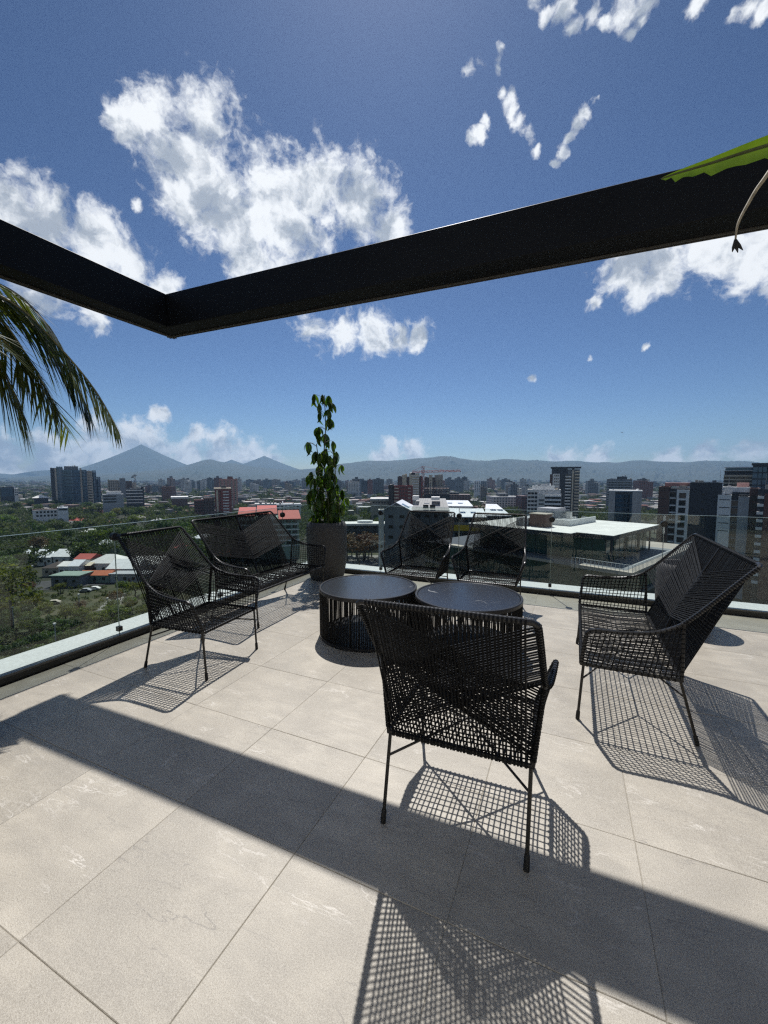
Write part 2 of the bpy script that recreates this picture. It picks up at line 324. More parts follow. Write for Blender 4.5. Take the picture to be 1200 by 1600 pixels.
while u < 7.4:
    v = .6 - .6 * 3 + .3 - .6 * 4
    while v < GR:
        if u - .3 > GL - .62 and v + .3 < GR + .62 and u + .3 < U1 and v - .3 > V0:
            x0, x1 = max(u - .3, GL + .045), u + .3; y0, y1 = v - .3, min(v + .3, GR - .045)
            if x1 - x0 > .05 and y1 - y0 > .05:
                o = link(tile_me, 'tile', terrace, ((x0 + x1) / 2, (y0 + y1) / 2, random.uniform(-.0007, .0007)))
                if x1 - x0 < .599 or y1 - y0 < .599: o.scale = ((x1 - x0) / .6, (y1 - y0) / .6, 1)
        v += .6
    u += .6
# the tower that carries the terrace
bld = MB(); bld.box(GL - .38, U1 - .1, V0 + .1, GR + .38, GZ, -.5)
M['own_wall'] = mat('own_facade', (.35,.34,.32), .7, var=.1, scale=.6)
tower0 = empty('terrace_tower', (0,0,0), T_RZ, 'pale tower whose roof terrace carries the furniture', 'building')
bld.build('wall', M['own_wall'], tower0)

def railing(name, p0, rz, length, joints, label, z_top=1.035):
    root = empty(name, p0, rz, label, 'glass railing')          # local x runs along the railing, +y is outside
    b = MB(); b.box(0, length, -.032, .030, 0, .062); b.build('base_channel', M['channel'], root)
    b = MB(); b.box(0, length, -.036, -.033, .050, .066); b.build('channel_lip', M['beam_trim'], root)
    js = [0] + [j for j in joints if 0 < j < length] + [length]
    for a, c in zip(js[:-1], js[1:]):
        g = MB(); g.box(a + .006, c - .006, -.0075, .0075, .063, z_top - .003); p = g.build('pane', M['glass'], root)
        e = MB(); e.box(a + .006, c - .006, -.0078, .0078, z_top - .003, z_top); e.build('pane_edge', M['glass_edge'], p)
    for j in js[1:-1]:
        d = MB(); d.add([(0,0,0)], [])
        k = MB(); n = 16
        pr = [(.0, -.022), (.030, -.022), (.034, -.018), (.034, .018), (.030, .022), (.0, .022)]
        for q in range(len(pr)):
            pass
        vs_ = [(j + r * math.cos(i*2*math.pi/n), y, .93 + r * math.sin(i*2*math.pi/n)) for r, y in pr[1:-1] for i in range(n)]
        fs = [(a*n+i, (a+1)*n+i, (a+1)*n+(i+1) % n, a*n+(i+1) % n) for a in range(3) for i in range(n)] + [tuple(range(n)), tuple(3*n + i for i in range(n-1,-1,-1))]
        k.add(vs_, fs); k.build('joint_clamp', M['channel'], root, True)
        k = MB(); k.box(j - .018, j + .018, -.020, .020, .095, .135); k.build('joint_clip', M['leg'], root)
        k = MB(); k.box(j - .0028, j + .0028, -.003, .003, .064, z_top - .004); k.build('joint_seal', M['glass_edge'], root)
    return root
LJ = [2.27 + 1.147 * k for k in range(-5, 4)]
railing('glass_railing', uv(GL, V0), T_RZ + R(90), GR - V0 - .03, [j - V0 for j in LJ if j < GR - .3], 'left glass railing with white coping outside, behind the rope chair and loveseat')
RJ = [-2.477 + 1.147 * k for k in range(0, 9)]
railing('glass_railing', uv(GL + .035, GR), T_RZ, U1 - GL - .1, [j - GL - .035 for j in RJ], 'far glass railing running behind the two rope armchairs and towards the right edge')
def coping(u0, u1, v0, v1, label):
    w = MB(); w.box(u0, u1, v0, v1, -.46, .052); o = w.build('coping', M['coping']); o.rotation_euler = (0,0,T_RZ); 
    bv = o.modifiers.new('b', 'BEVEL'); bv.width = .008; bv.segments = 2
    return tag(o, label, 'wall')
coping(GL - .36, GL - .045, V0, GR + .36, 'white stone coping outside the left glass railing')
coping(GL - .04, U1, GR + .045, GR + .36, 'white stone coping outside the far glass railing')

# unseen penthouse front behind the viewer, its height and nearness set for bounce light
M['plaster'] = mat('plaster', (.78,.73,.64), .8, var=.05, scale=2)
pent = empty('penthouse', uv(0, 0, 0), T_RZ, 'unseen pale plastered penthouse front behind the viewer, sized to bounce fill light', 'building')
for x0, x1, z0, z1 in ((-3.4,-1.9,0,4.6),(1.5,3.1,0,4.6),(6.2,8.1,0,4.6),(-1.9,1.5,2.5,4.6),(3.1,6.2,2.5,4.6)):
    b = MB(); b.box(x0, x1, -2.6, -2.3, z0, z1); b.build('wall', M['plaster'], pent)
for x0, x1 in ((-1.9,1.5),(3.1,6.2)):
    for q in range(3):
        w = (x1-x0)/3; b = MB(); b.box(x0+w*q+.03, x0+w*(q+1)-.03, -2.47, -2.44, .05, 2.45); b.build('sliding_pane', M['glass'], pent)
b = MB(); b.box(-3.4, 8.1, -4.35, -4.2, 0, 3.3); b.build('inner_wall', M['plaster'], pent)
# black roof beams
beam = empty('roof_beam', uv(-3.615, 2.95, 0), 0, 'heavy black steel roof beam crossing the sky, bent at its corner', 'beam')
def beam_arm(p, rz, x0, x1, y0, y1, name):
    b = MB(); b.box(x0, x1, y0, y1, 2.840, 3.135); o = b.build(name, M['beam'], beam); o.rotation_euler = (0,0,rz); o.location = p
    bv = o.modifiers.new('b', 'BEVEL'); bv.width = .004; bv.segments = 1
    return o
a1 = beam_arm((0,0,0), T_RZ + R(1.1), -.107, 7.6, -.150, .080, 'beam_arm')
a2 = beam_arm((0,0,0), T_RZ, -.090, .140, -6.4, -.152, 'beam_arm')
for par, pts in ((a1, (-.10, 7.6, None)), (a2, (None, None, -6.4))):
    for off in (.040, .066):
        t = MB()
        if par is a1: t.box(-.10, 7.6, off, off + .010, 2.829, 2.8395)
        else: t.box(-off - .010, -off, -6.4, .10, 2.829, 2.8395)
        t.build('trim_strip', M['beam_trim'], par)
for p in ((5.6, 0.0), (7.4, 0.0)):            # posts under the right arm and the left arm, all outside the picture
    c = MB(); c.box(p[0] - .07, p[0] + .07, -.07, .07, .0, 2.838); o = c.build('post', M['beam'], beam); o.rotation_euler = (0,0,T_RZ + R(1.1))
c = MB(); c.box(-.07, .07, -6.2, -6.06, .0, 2.838); o = c.build('post', M['beam'], beam); o.rotation_euler = (0,0,T_RZ)

# ------------------------------------------------------------------ rope armchairs and loveseats
def make_seat(name, dw=0.0, seed=1):
    rnd = random.Random(seed); root = empty(name)
    w, d, zs = .293 + dw, .49, .347; yf, yr = d / 2, -d / 2
    TR, RR = .0105, .0032
    def arm_path(s):
        return [(s*w, yf, zs), (s*(.306+dw), yf-.002, zs+.045), (s*(.355+dw), .228, .535), (s*(.367+dw), .221, .566), (s*(.372+dw), .200, .583), (s*(.371+dw), .165, .588),
                (s*(.362+dw), .06, .589), (s*(.348+dw), -.08, .604), (s*(.333+dw), -.175, .636), (s*(.326+dw), -.245, .684), (s*(.319+dw), -.335, .778), (s*(.310+dw), -.435, .892), (s*(.302+dw), -.515, .980)]
    LP = catmull(arm_path(-1), 5); RP = catmull(arm_path(1), 5)
    bt = [(-(.299+dw), -.530, .995), (-(.285+dw), -.536, 1.003), (-(.27+dw), -.537, 1.004)]
    top = [Vector(p) for p in bt] + [Vector((-p[0], p[1], p[2])) for p in reversed(bt)]
    m = MB(); m.tube(LP + top + RP[::-1], TR, 8); m.build('frame', M['frame'], root, True)
    m = MB(); m.tube([(-w,yf,zs),(w,yf,zs),(w,yr,zs),(-w,yr,zs)], TR, 8, closed=True); m.build('seat_frame', M['frame'], root, True)
    KL, KR = Vector((-(.326+dw), -.232, .668)), Vector((.326+dw, -.232, .668))
    for s, K in ((-1, KL), (1, KR)):
        m = MB(); m.tube([(s*w, yr, zs), K], .009, 8); m.build('back_strut', M['frame'], root, True)
    if dw > .1:
        m = MB(); m.tube([(0, yr, zs), (0, -.30, .52), (0, -.537, 1.0)], .008, 8); m.build('back_strut', M['frame'], root, True)
    # legs and braces
    for sx in (-1, 1):
        for fy, sy in ((.253, yf - .012), (-.333, yr + .004)):
            tp = Vector((sx*(w-.006), sy, zs - .006)); ft = Vector((sx*(.284+dw), fy, .004)); 
            m = MB(); m.tube([tp, ft + (tp-ft)*.10], .0078, 8); lg = m.build('leg', M['leg'], root, True)
            m = MB(); q = (tp - ft).normalized(); m.tube([ft - Vector((0,0,.004)), ft + q*.012, ft + q*.045, ft + q*.05], [.0112,.0117,.0108,.0085], 10); m.build('foot', M['rubber'], lg, True)
            bp = tp + (ft - tp) * .26; m = MB(); m.tube([bp, (0, 0, zs - .012)] if dw < .1 else [bp, (sx*dw*.75, 0, zs - .012)], .0055, 6); m.build('brace', M['leg'], root, True)
    if dw > .1:
        m = MB(); m.tube([(-dw*.75,0,zs-.012),(dw*.75,0,zs-.012)], .0055, 6); m.build('brace', M['leg'], root, True)
    def rope(mb, a, b, sag=.0, j=.0015, rr=None):
        a = Vector(a); b = Vector(b); L = (b - a).length
        jt = lambda: Vector((rnd.gauss(0,j), rnd.gauss(0,j), rnd.gauss(0,j)))
        a = a + jt(); b = b + jt(); mid = (a + b) / 2 + Vector((0,0,-sag)) + jt()
        mb.tube([a, mid, b], rr or RR, 5, cap=False)
    def ring(mb, p, t, r=None):                 # where the cord goes round the tube
        t = Vector(t).normalized() * RR; mb.tube([Vector(p) - t, Vector(p) + t], r or TR + .0024, 7)
    # seat
    m = MB(); n = round(2 * w / .0215)
    for i in range(1, n):
        x = -w + 2*w*i/n; rope(m, (x, yr, zs+.004), (x, yf, zs+.004), .012); ring(m, (x, yf, zs), (1,0,0)); ring(m, (x, yr, zs), (1,0,0))
    n = round(d / .031)
    for i in range(1, n):
        y = yr + d*i/n; rope(m, (-w, y, zs+.002), (w, y, zs+.002), .012); ring(m, (-w, y, zs), (0,1,0)); ring(m, (w, y, zs), (0,1,0))
    tag(m.build('seat_weave', M['rope'], root, True), kind='stuff')
    # arms: long cords from the front upright to the back strut, short cords from armrest to seat
    for s, P_, K in ((-1, LP, KL), (1, RP, KR)):
        m = MB(); sr = Vector((s*w, yr, zs))
        armi = [p for p in P_ if p.z <= .70]
        fr = [p for p in P_ if p.y > .19]           # front upright
        def along(pl, t):
            L = [0]; 
            for a, b in zip(pl[:-1], pl[1:]): L.append(L[-1] + (b-a).length)
            x = t * L[-1]
            for k in range(len(pl)-1):
                if L[k+1] >= x: return pl[k] + (pl[k+1]-pl[k]) * ((x-L[k]) / max(L[k+1]-L[k], 1e-9))
            return pl[-1]
        n = 12
        for i in range(1, n):
            a = along(fr, i/n); b = sr + (K - sr) * (i/n); rope(m, a, b); ring(m, a, (s*.3,0,1)); ring(m, b, (0,0,1), .0115)
        upper = [p for p in armi if p.z > .58]
        n = 19
        for i in range(1, n):
            a = along(upper, i/n); b = Vector((s*w, yf - d*i/n, zs)); rope(m, a, b); ring(m, a, (0,1,-.1))
        tag(m.build('arm_weave', M['rope'], root, True), kind='stuff')
    # back: upright cords plus two fans that cross from the sloping sides to the opposite struts
    m = MB(); wt_ = .285 + dw; wt_ *= .93; n = round(2*wt_ / (.0135 if dw < .1 else .0122))
    for i in range(n + 1):
        f = -1 + 2*i/n; x1 = f*wt_; x0 = f*(w-.012)*.95
        rope(m, (x1, -.537, 1.003), (x0, yr, zs), j=.001, rr=.0037); ring(m, (x1, -.537, 1.003), (1,0,0)); ring(m, (x0, yr, zs), (1,0,0))
    sideL = [p for p in LP if p.z > .67] + [Vector(bt[0])]; sideR = [p for p in RP if p.z > .67] + [Vector((-bt[0][0], bt[0][1], bt[0][2]))]
    n = 25 if dw < .1 else 30
    for i in range(n):
        t = (i + .5) / n
        for S, K, s in ((sideL, KR, 1), (sideR, KL, -1)):
            a = along(S, t); sr = Vector((s*w, yr, zs))
            if dw < .1: b = sr + (K - sr) * (.06 + .9*t) ; 
            else:
                b = sr + (K - sr) * (.06 + .9*t)
                b = a + (b - a) * .62; b.y = yr - (b.z - zs) * .42; 
            rope(m, a, b, j=.001, rr=.0037); ring(m, a, (0,-.66,.75)); 
            if dw < .1: ring(m, b, (0,0,1), .0115)
    tag(m.build('back_weave', M['rope'], root, True), kind='stuff')
    return root
chair = make_seat('rope_armchair', 0.0, 3); love = make_seat('rope_loveseat', .335, 4)
SEATS = [(chair, .384, 1.817, -21.9, 'black rope armchair nearest the camera, seen from behind, facing the tables'),
         (chair, -1.406, 3.186, -109.8, 'black rope armchair by the left glass railing, in front of the loveseat'),
         (chair, .392, 4.739, 156.5, 'black rope armchair behind the tables, nearer the tall potted plant, facing the camera'),
         (chair, 1.160, 4.428, 155.4, 'black rope armchair behind the tables, next to the roof of the glass pavilion'),
         (love, 1.649, 2.816, 65.1, 'black rope loveseat at the right edge, seen from its side, back to the right'),
         (love, -1.206, 4.526, -112.2, 'black rope loveseat on the left between the armchair and the tall planter')]
used = set()
for proto, x, y, a, lab in SEATS:
    o = copy_tree(proto) if proto in used else proto; used.add(proto)
    o.location = (x, y, 0); o.rotation_euler = (0, 0, R(a))
    tag(o, lab, 'armchair' if proto is chair else 'loveseat', 'rope armchairs on the terrace' if proto is chair else 'rope loveseats on the terrace')

# ------------------------------------------------------------------ drum tables
def make_table(seed):
    rnd = random.Random(seed); root = empty('coffee_table'); Rr, Ht = .446, .45
    m = MB(); m.lathe([(Rr-.03,.0),(Rr-.004,.0),(Rr,.004),(Rr,.026),(Rr-.004,.030),(.0,.030)], 64); m.build('base_plate', M['frame'], root, True)
    m = MB(); m.lathe([(Rr-.022,Ht-.034),(Rr-.002,Ht-.034),(Rr+.002,Ht-.030),(Rr+.002,Ht-.004),(Rr-.002,Ht),(Rr-.016,Ht),(Rr-.020,Ht-.004),(Rr-.020,Ht-.012)], 72); m.build('rim', M['frame'], root, True)
    m = MB(); m.lathe([(Rr-.021,Ht-.026),(Rr-.021,Ht-.008),(Rr-.024,Ht-.005),(.0,Ht-.005)], 72); m.build('table_top', M['marble'], root, True)
    m = MB()
    for i in range(186):
        a = i * 2*math.pi/186 + rnd.gauss(0, .004); b = a + rnd.gauss(0, .008); r = Rr - .004
        m.tube([(r*math.cos(a), r*math.sin(a), .02), (r*math.cos(b), r*math.sin(b), Ht-.02)], .0042, 5, cap=False)
    tag(m.build('rope_skirt', M['rope'], root, True), kind='stuff')
    for k in range(6):
        a = k * math.pi/3 + .2; m = MB(); m.tube([((Rr-.016)*math.cos(a),(Rr-.016)*math.sin(a),.02),((Rr-.016)*math.cos(a),(Rr-.016)*math.sin(a),Ht-.03)], .008, 8); m.build('upright', M['frame'], root, True)
    return root
t1 = make_table(1); t1.location = (-.146, 3.735, 0); tag(t1, 'round marble topped drum table on the left, closer to the planter', 'coffee table', 'round rope drum tables')
t2 = copy_tree(t1); t2.location = (.712, 3.435, 0); t2.rotation_euler = (0,0,R(77)); tag(t2, 'round marble topped drum table on the right, half hidden by the nearest armchair', 'coffee table', 'round rope drum tables')

# ------------------------------------------------------------------ planters and terrace plants
def planter(loc, r, h, label, soil=True):
    root = empty('planter', loc, 0, label, 'planter', 'dark grey round planters')
    m = MB(); m.lathe([(r*.76,0),(r*.80,.005),(r*.86,.05*h/.8),(r*.98,h*.3),(r,h*.45),(r,h*.86),(r*.985,h*.93),(r*.93,h*.975),(r*.86,h),(r*.80,h-.004),(r*.77,h-.02),(r*.77,h-.06)], 48)
    m.build('pot', M['planter'], root, True)
    m = MB(); m.lathe([(r*.772,h-.10),(r*.772,h-.055),(r*.4,h-.045),(0,h-.04)], 32); m.build('soil', M['soil'], root, True)
    return root
P1 = Vector((-.82, 5.86, 0))
planter(P1, .287, .815, 'tall dark grey planter in the far corner holding the slender plant')
planter((2.97, 3.99, 0), .25, .60, 'low dark grey planter without a plant behind the right loveseat')
planter((-2.41, 2.0, 0), .33, .62, 'dark grey planter of the palm, cut by the left edge')
def leaf_mesh(name, L, W, bend, material, n=6, fold=.25):
    m = MB(); vs_ = []
    for i in range(n + 1):
        t = i / n; wd = W * (math.sin(math.pi * min(1, t*.93+.05)) ** .75) * (1 if t < .999 else 0)
        x = L * t * math.cos(bend*t); z = -L * t * math.sin(bend*t)
        vs_ += [(x, -wd/2, z + abs(wd)*fold*.5), (x, 0, z), (x, wd/2, z + abs(wd)*fold*.5)]
    fs = []
    for i in range(n):
        a = i*3; b = a + 3; fs += [(a, b, b+1, a+1), (a+1, b+1, b+2, a+2)]
    m.add(vs_, fs); return m.mesh(name, material, True)
def orient(o, p, d, roll=0):
    d = Vector(d).normalized(); q = d.to_track_quat('X', 'Z'); o.rotation_mode = 'QUATERNION'; o.rotation_quaternion = q @ Matrix.Rotation(roll, 3, 'X').to_quaternion(); o.location = p
LM = [leaf_mesh('leaf', .15, .050, .55, M['leaf_schef']), leaf_mesh('leaf', .175, .052, .8, M['leaf_schef']), leaf_mesh('leaf', .125, .046, .4, M['leaf_schef'])]
plant = empty('umbrella_plant', P1 + Vector((0,0,.76)), 0, 'slender green umbrella plant rising from the tall corner planter', 'plant')
rn = random.Random(21)
stems = [[(0,0,0),(.02,.01,.45),(-.03,0,.9),(.0,.01,1.35),(-.01,0,1.82)], [(.08,.03,0),(.10,.02,.35),(.13,0,.75),(.10,0,1.05)], [(-.09,-.02,0),(-.12,0,.4),(-.10,-.02,.85),(-.13,0,1.15)], [(.03,-.1,0),(.05,-.12,.3),(.0,-.10,.62)], [(-.14,.05,0),(-.17,.03,.25),(-.16,0,.5)], [(.15,-.05,0),(.19,-.04,.22),(.17,-.06,.46)]]
for k, st in enumerate(stems):
    cv = catmull(st, 5); m = MB(); m.tube(cv, [.013*(1-.6*i/len(cv)) for i in range(len(cv))], 6); sm = m.build('stem', M['stem'], plant, True)
    zmax = st[-1][2]; nw = max(3, int(zmax / (.105 if k else .10)))
    for j in range(nw):
        t = (j + .6 + rn.uniform(-.15,.15)) / nw
        if k == 0 and .87 < t < .9: continue
        p = cv[min(len(cv)-1, int(t*(len(cv)-1)))]
        nb = 3 if t > .93 else 2
        for bq in range(nb):
            a = rn.uniform(0, 2*math.pi); pl = rn.uniform(.07,.23) * (.55 if t < .25 else (.85 if t < .75 else .7)); up = rn.uniform(.02,.09)
            e = Vector(p) + Vector((math.cos(a)*pl, math.sin(a)*pl, up))
            m = MB(); m.tube([p, (Vector(p)+e)/2 + Vector((0,0,.02)), e], .0028, 4); m.build('petiole', M['stem'], sm, True)
            nl = rn.randint(5, 8)
            for q in range(nl):
                b2 = q * 2*math.pi/nl + rn.uniform(-.3,.3); 
                o = link(rn.choice(LM), 'leaf', plant); dn = rn.uniform(-2.6,-.6)
                orient(o, e, (math.cos(b2), math.sin(b2), dn), rn.uniform(-.4,.4)); s_ = rn.uniform(.8,1.2); o.scale = (s_,s_,s_)

# palm at the left edge: fronds arching into the picture
palm = empty('palm', (-2.41, 2.0, .565), 0, 'feathery palm reaching in from the left edge under the black beam', 'palm')
tr = MB(); tr.tube([(0,0,0),(.03,.0,.5),(.0,.03,1.0),(.02,.02,1.42)], [.05,.042,.04,.035], 10); tr.build('trunk', M['bark'], palm, True)
def frond(pts, llen, n, seed, droop=.75):
    r = random.Random(seed); cv = catmull(pts, 10); m = MB(); N_ = len(cv)
    m.tube(cv, [.011*(1-.85*i/N_)+.0012 for i in range(N_)], 6); f = m.build('frond', M['rachis'], palm, True)
    lf = MB()
    for i in range(n):
        t = .10 + .90 * i / n; x = t*(N_-1); k = min(int(x), N_-2); p = cv[k] + (cv[k+1]-cv[k])*(x-k); d = (cv[k+1]-cv[k]).normalized()
        side = d.cross(Vector((0,0,1))); 
        if side.length < .05: side = Vector((1,0,0))
        side.normalize()
        for s in (-1, 1):
            L = llen * (.45 + .75*math.sin(math.pi*min(1,(t*.85+.1)))) * r.uniform(.85,1.1); 
            if t > .93: L *= .75
            out = (side*s*r.uniform(.45,.9) + d*r.uniform(.65,1.1) + Vector((0,0,-droop*r.uniform(.5,1.3)))).normalized()
            q = p; w = r.uniform(.007,.011); vv = []; nn = out.cross(d).normalized(); wd = nn.cross(out).normalized()
            for j in range(5):
                tt = j/4; ww = w*(.55+.9*tt if tt < .4 else (1-tt)*1.55+.02); pos = p + out*L*tt + Vector((0,0,-1))*L*.16*tt*tt + nn*r.gauss(0,.002)
                vv += [pos - wd*ww, pos + wd*ww]
            lf.add(vv, [(2*j, 2*j+1, 2*j+3, 2*j+2) for j in range(4)])
    tag(lf.build('leaflets', M['palm'], f, True), kind='stuff')
def loc(px, py, Y): return at(px, py, Y) - Vector((-2.41, 2.0, .565))
base = Vector((.02, .02, 1.42))
frond([base, loc(-90,440,2.75), loc(20,474,3.0), loc(95,545,3.1), loc(150,612,3.15), loc(186,676,3.18)], .36, 70, 1, .45)
frond([base, loc(-90,450,2.7), loc(0,500,2.9), loc(50,570,2.95), loc(90,640,3.0)], .46, 60, 2, .55)
frond([base, loc(-100,410,2.8), loc(-30,432,3.1), loc(30,462,3.3), loc(80,515,3.4), loc(112,575,3.45)], .36, 58, 3, .4)
frond([base, loc(-90,470,2.7), loc(-25,520,2.8), loc(10,590,2.85), loc(35,640,2.9)], .46, 50, 4, .6)
frond([base, loc(-90,430,2.8), loc(10,468,3.05), loc(75,540,3.2), loc(118,600,3.25), loc(142,650,3.28)], .38, 62, 9, .5)
for k in range(8):
    a = R(95 + k*28); e = random.uniform(.8,1.2)
    frond([base, base + Vector((math.cos(a)*.3, math.sin(a)*.3, .35)), base + Vector((math.cos(a)*.8, math.sin(a)*.8, .3)), base + Vector((math.cos(a)*1.15*e, math.sin(a)*1.15*e, -.2))], .36, 34, 30 + k)

# broad leafed plant beyond the right edge: one torn leaf and a withered one hang into the picture
BP = Vector((2.55, 1.25, 0))
planter(BP, .30, .62, 'dark grey planter with the broad leafed plant, right of the picture')
broad = empty('broad_leaf_plant', BP + Vector((0,0,.57)), 0, 'broad leafed plant whose torn green leaf crosses the beam at top right', 'plant')
m = MB(); m.tube([(0,0,0),(.02,0,.6),(-.02,.02,1.2),(-.05,.03,1.55)], [.05,.045,.04,.03], 10); m.build('stem', M['stem'], broad, True)
def bl(px, py, Y): return at(px, py, Y) - (BP + Vector((0,0,.57)))
def broad_leaf(spine, widths, name='leaf', torn=()):
    # widths: (above, below) half widths in metres at each spine point, measured across the blade
    m = MB(); cv = catmull(spine, 6); n = len(cv); vs_ = []
    for i, p in enumerate(cv):
        t = i/(n-1); a = np.interp(t, np.linspace(0,1,len(widths)), [w[0] for w in widths]); b = np.interp(t, np.linspace(0,1,len(widths)), [w[1] for w in widths])
        if torn: b += torn[i % len(torn)]
        d = (cv[min(i+1,n-1)] - cv[max(i-1,0)]).normalized(); up = Vector((0,-.45,.9)); up = (up - d*up.dot(d)).normalized(); nn = d.cross(up)
        vs_ += [p + up*a - nn*a*.35, p + up*a*.5 - nn*a*.1, p, p - up*b*.5 - nn*b*.1, p - up*b - nn*b*.35]
    fs = [(i*5+k, (i+1)*5+k, (i+1)*5+k+1, i*5+k+1) for i in range(n-1) for k in range(4)]
    m.add(vs_, fs); o = m.build(name, M['broad'], broad, True); 
    r_ = MB(); r_.tube(cv, [.008*(1-.9*i/n)+.001 for i in range(n)], 5); r_.build('midrib', M['stem'], o, True); return o
broad_leaf([Vector((-.05,.03,1.55)), bl(1420,190,1.45), bl(1290,203,1.5), bl(1195,228,1.55), bl(1110,255,1.6), bl(1060,270,1.62), bl(1033,279,1.63)],
           [(.0,.0),(.05,.05),(.042,.052),(.028,.040),(.016,.028),(.008,.016),(.001,.003)], torn=(0,.0,.006,.012,-.004,.0,.003))
for k in range(4):
    a = R(-70 + k*48); q = Vector((-.05,.03,1.5))
    broad_leaf([q, q + Vector((math.cos(a)*.25, math.sin(a)*.25, .35)), q + Vector((math.cos(a)*.6, math.sin(a)*.6, .5)), q + Vector((math.cos(a)*.95, math.sin(a)*.95, .35))], [(.0,.0),(.09,.09),(.13,.13),(.01,.01)])
m = MB(); cv = catmull([Vector((-.05,.03,1.5)), bl(1330,205,1.5), bl(1235,235,1.52), bl(1190,285,1.54), bl(1168,320,1.55), bl(1153,350,1.55), bl(1149,376,1.55)], 6)
m.tube(cv, [.010 - .0075*i/len(cv) for i in range(len(cv))], 6); ds = m.build('withered_stalk', M['dry'], broad, True)
for dx, dy in ((-5,20),(4,21),(12,17)):
    m = MB(); m.tube([bl(1149,374,1.55), bl(1149+dx*.5,374+dy*.6,1.55), bl(1149+dx,374+dy,1.555)], [.004,.006,.001], 5); m.build('withered_tip', M['rubber'], ds, True)

# ------------------------------------------------------------------ city ground, streets, mountains
def ground_mat():
    m = bpy.data.materials.new('city_ground'); m.use_nodes = True; nt = m.node_tree; N = nt.nodes.new; L = nt.links.new; b = nt.nodes['Principled BSDF']
    t = N('ShaderNodeTexCoord')
    n1 = N('ShaderNodeTexNoise'); n1.inputs['Scale'].default_value = .012; n1.inputs['Detail'].default_value = 6; L(t.outputs['Object'], n1.inputs['Vector'])
    n2 = N('ShaderNodeTexNoise'); n2.inputs['Scale'].default_value = .35; n2.inputs['Detail'].default_value = 6; L(t.outputs['Object'], n2.inputs['Vector'])
    r = N('ShaderNodeValToRGB'); L(n1.outputs['Fac'], r.inputs[0]); e = r.color_ramp.elements
    e[0].position = .34; e[0].color = (.022,.034,.012,1); e[1].position = .68; e[1].color = (.085,.080,.070,1)
    k = e.new(.5); k.color = (.036,.042,.020,1)
    x = N('ShaderNodeMix'); x.data_type = 'RGBA'; x.blend_type = 'MULTIPLY'; x.inputs['Factor'].default_value = .6; L(r.outputs[0], x.inputs['A']); L(n2.outputs['Color'], x.inputs['B'])
    L(x.outputs['Result'], b.inputs['Base Color']); b.inputs['Roughness'].default_value = .95; return m
M['ground'] = ground_mat()
M['grass'] = mat('lawn', (.022,.036,.009), .95, col2=(.070,.064,.030), scale=.11, detail=10)
M['road'] = mat('asphalt', (.050,.050,.052), .9, var=.25, scale=.4)
M['paving'] = mat('paving', (.20,.195,.18), .85, var=.2, scale=.3)
g = MB(); g.add([(-13800,-3000,GZ),(13800,-3000,GZ),(13800,11950,GZ),(-13800,11950,GZ)], [(0,1,2,3)]); tag(g.build('ground', M['ground']), kind='structure')
def patch(name, pts, material, dz):
    b = MB(); P_ = [on(x, y, GZ) for x, y in pts]; c = sum(P_, Vector()) / len(P_)
    P_ = sorted(P_, key=lambda p: math.atan2(p.y - c.y, p.x - c.x)); b.add([(p.x, p.y, GZ + dz) for p in P_], [tuple(range(len(P_)))])
    return tag(b.build(name, material), kind='structure')
patch('lawn', [(-160,935),(-200,1100),(60,1010),(240,990),(300,930),(240,905),(90,925)], M['grass'], .05)
patch('road', [(-200,1120),(-160,1230),(250,1010),(330,950),(300,940),(60,1015)], M['road'], .09)
patch('road', [(-180,930),(-180,944),(230,908),(420,884),(420,878),(230,900)], M['road'], .13)
patch('path', [(150,955),(186,952),(196,928),(180,928)], M['paving'], .17)
patch('road', [(525,905),(610,905),(606,868),(528,868)], M['paving'], .13)
patch('lawn', [(525,868),(606,868),(606,848),(528,848)], M['grass'], .05)

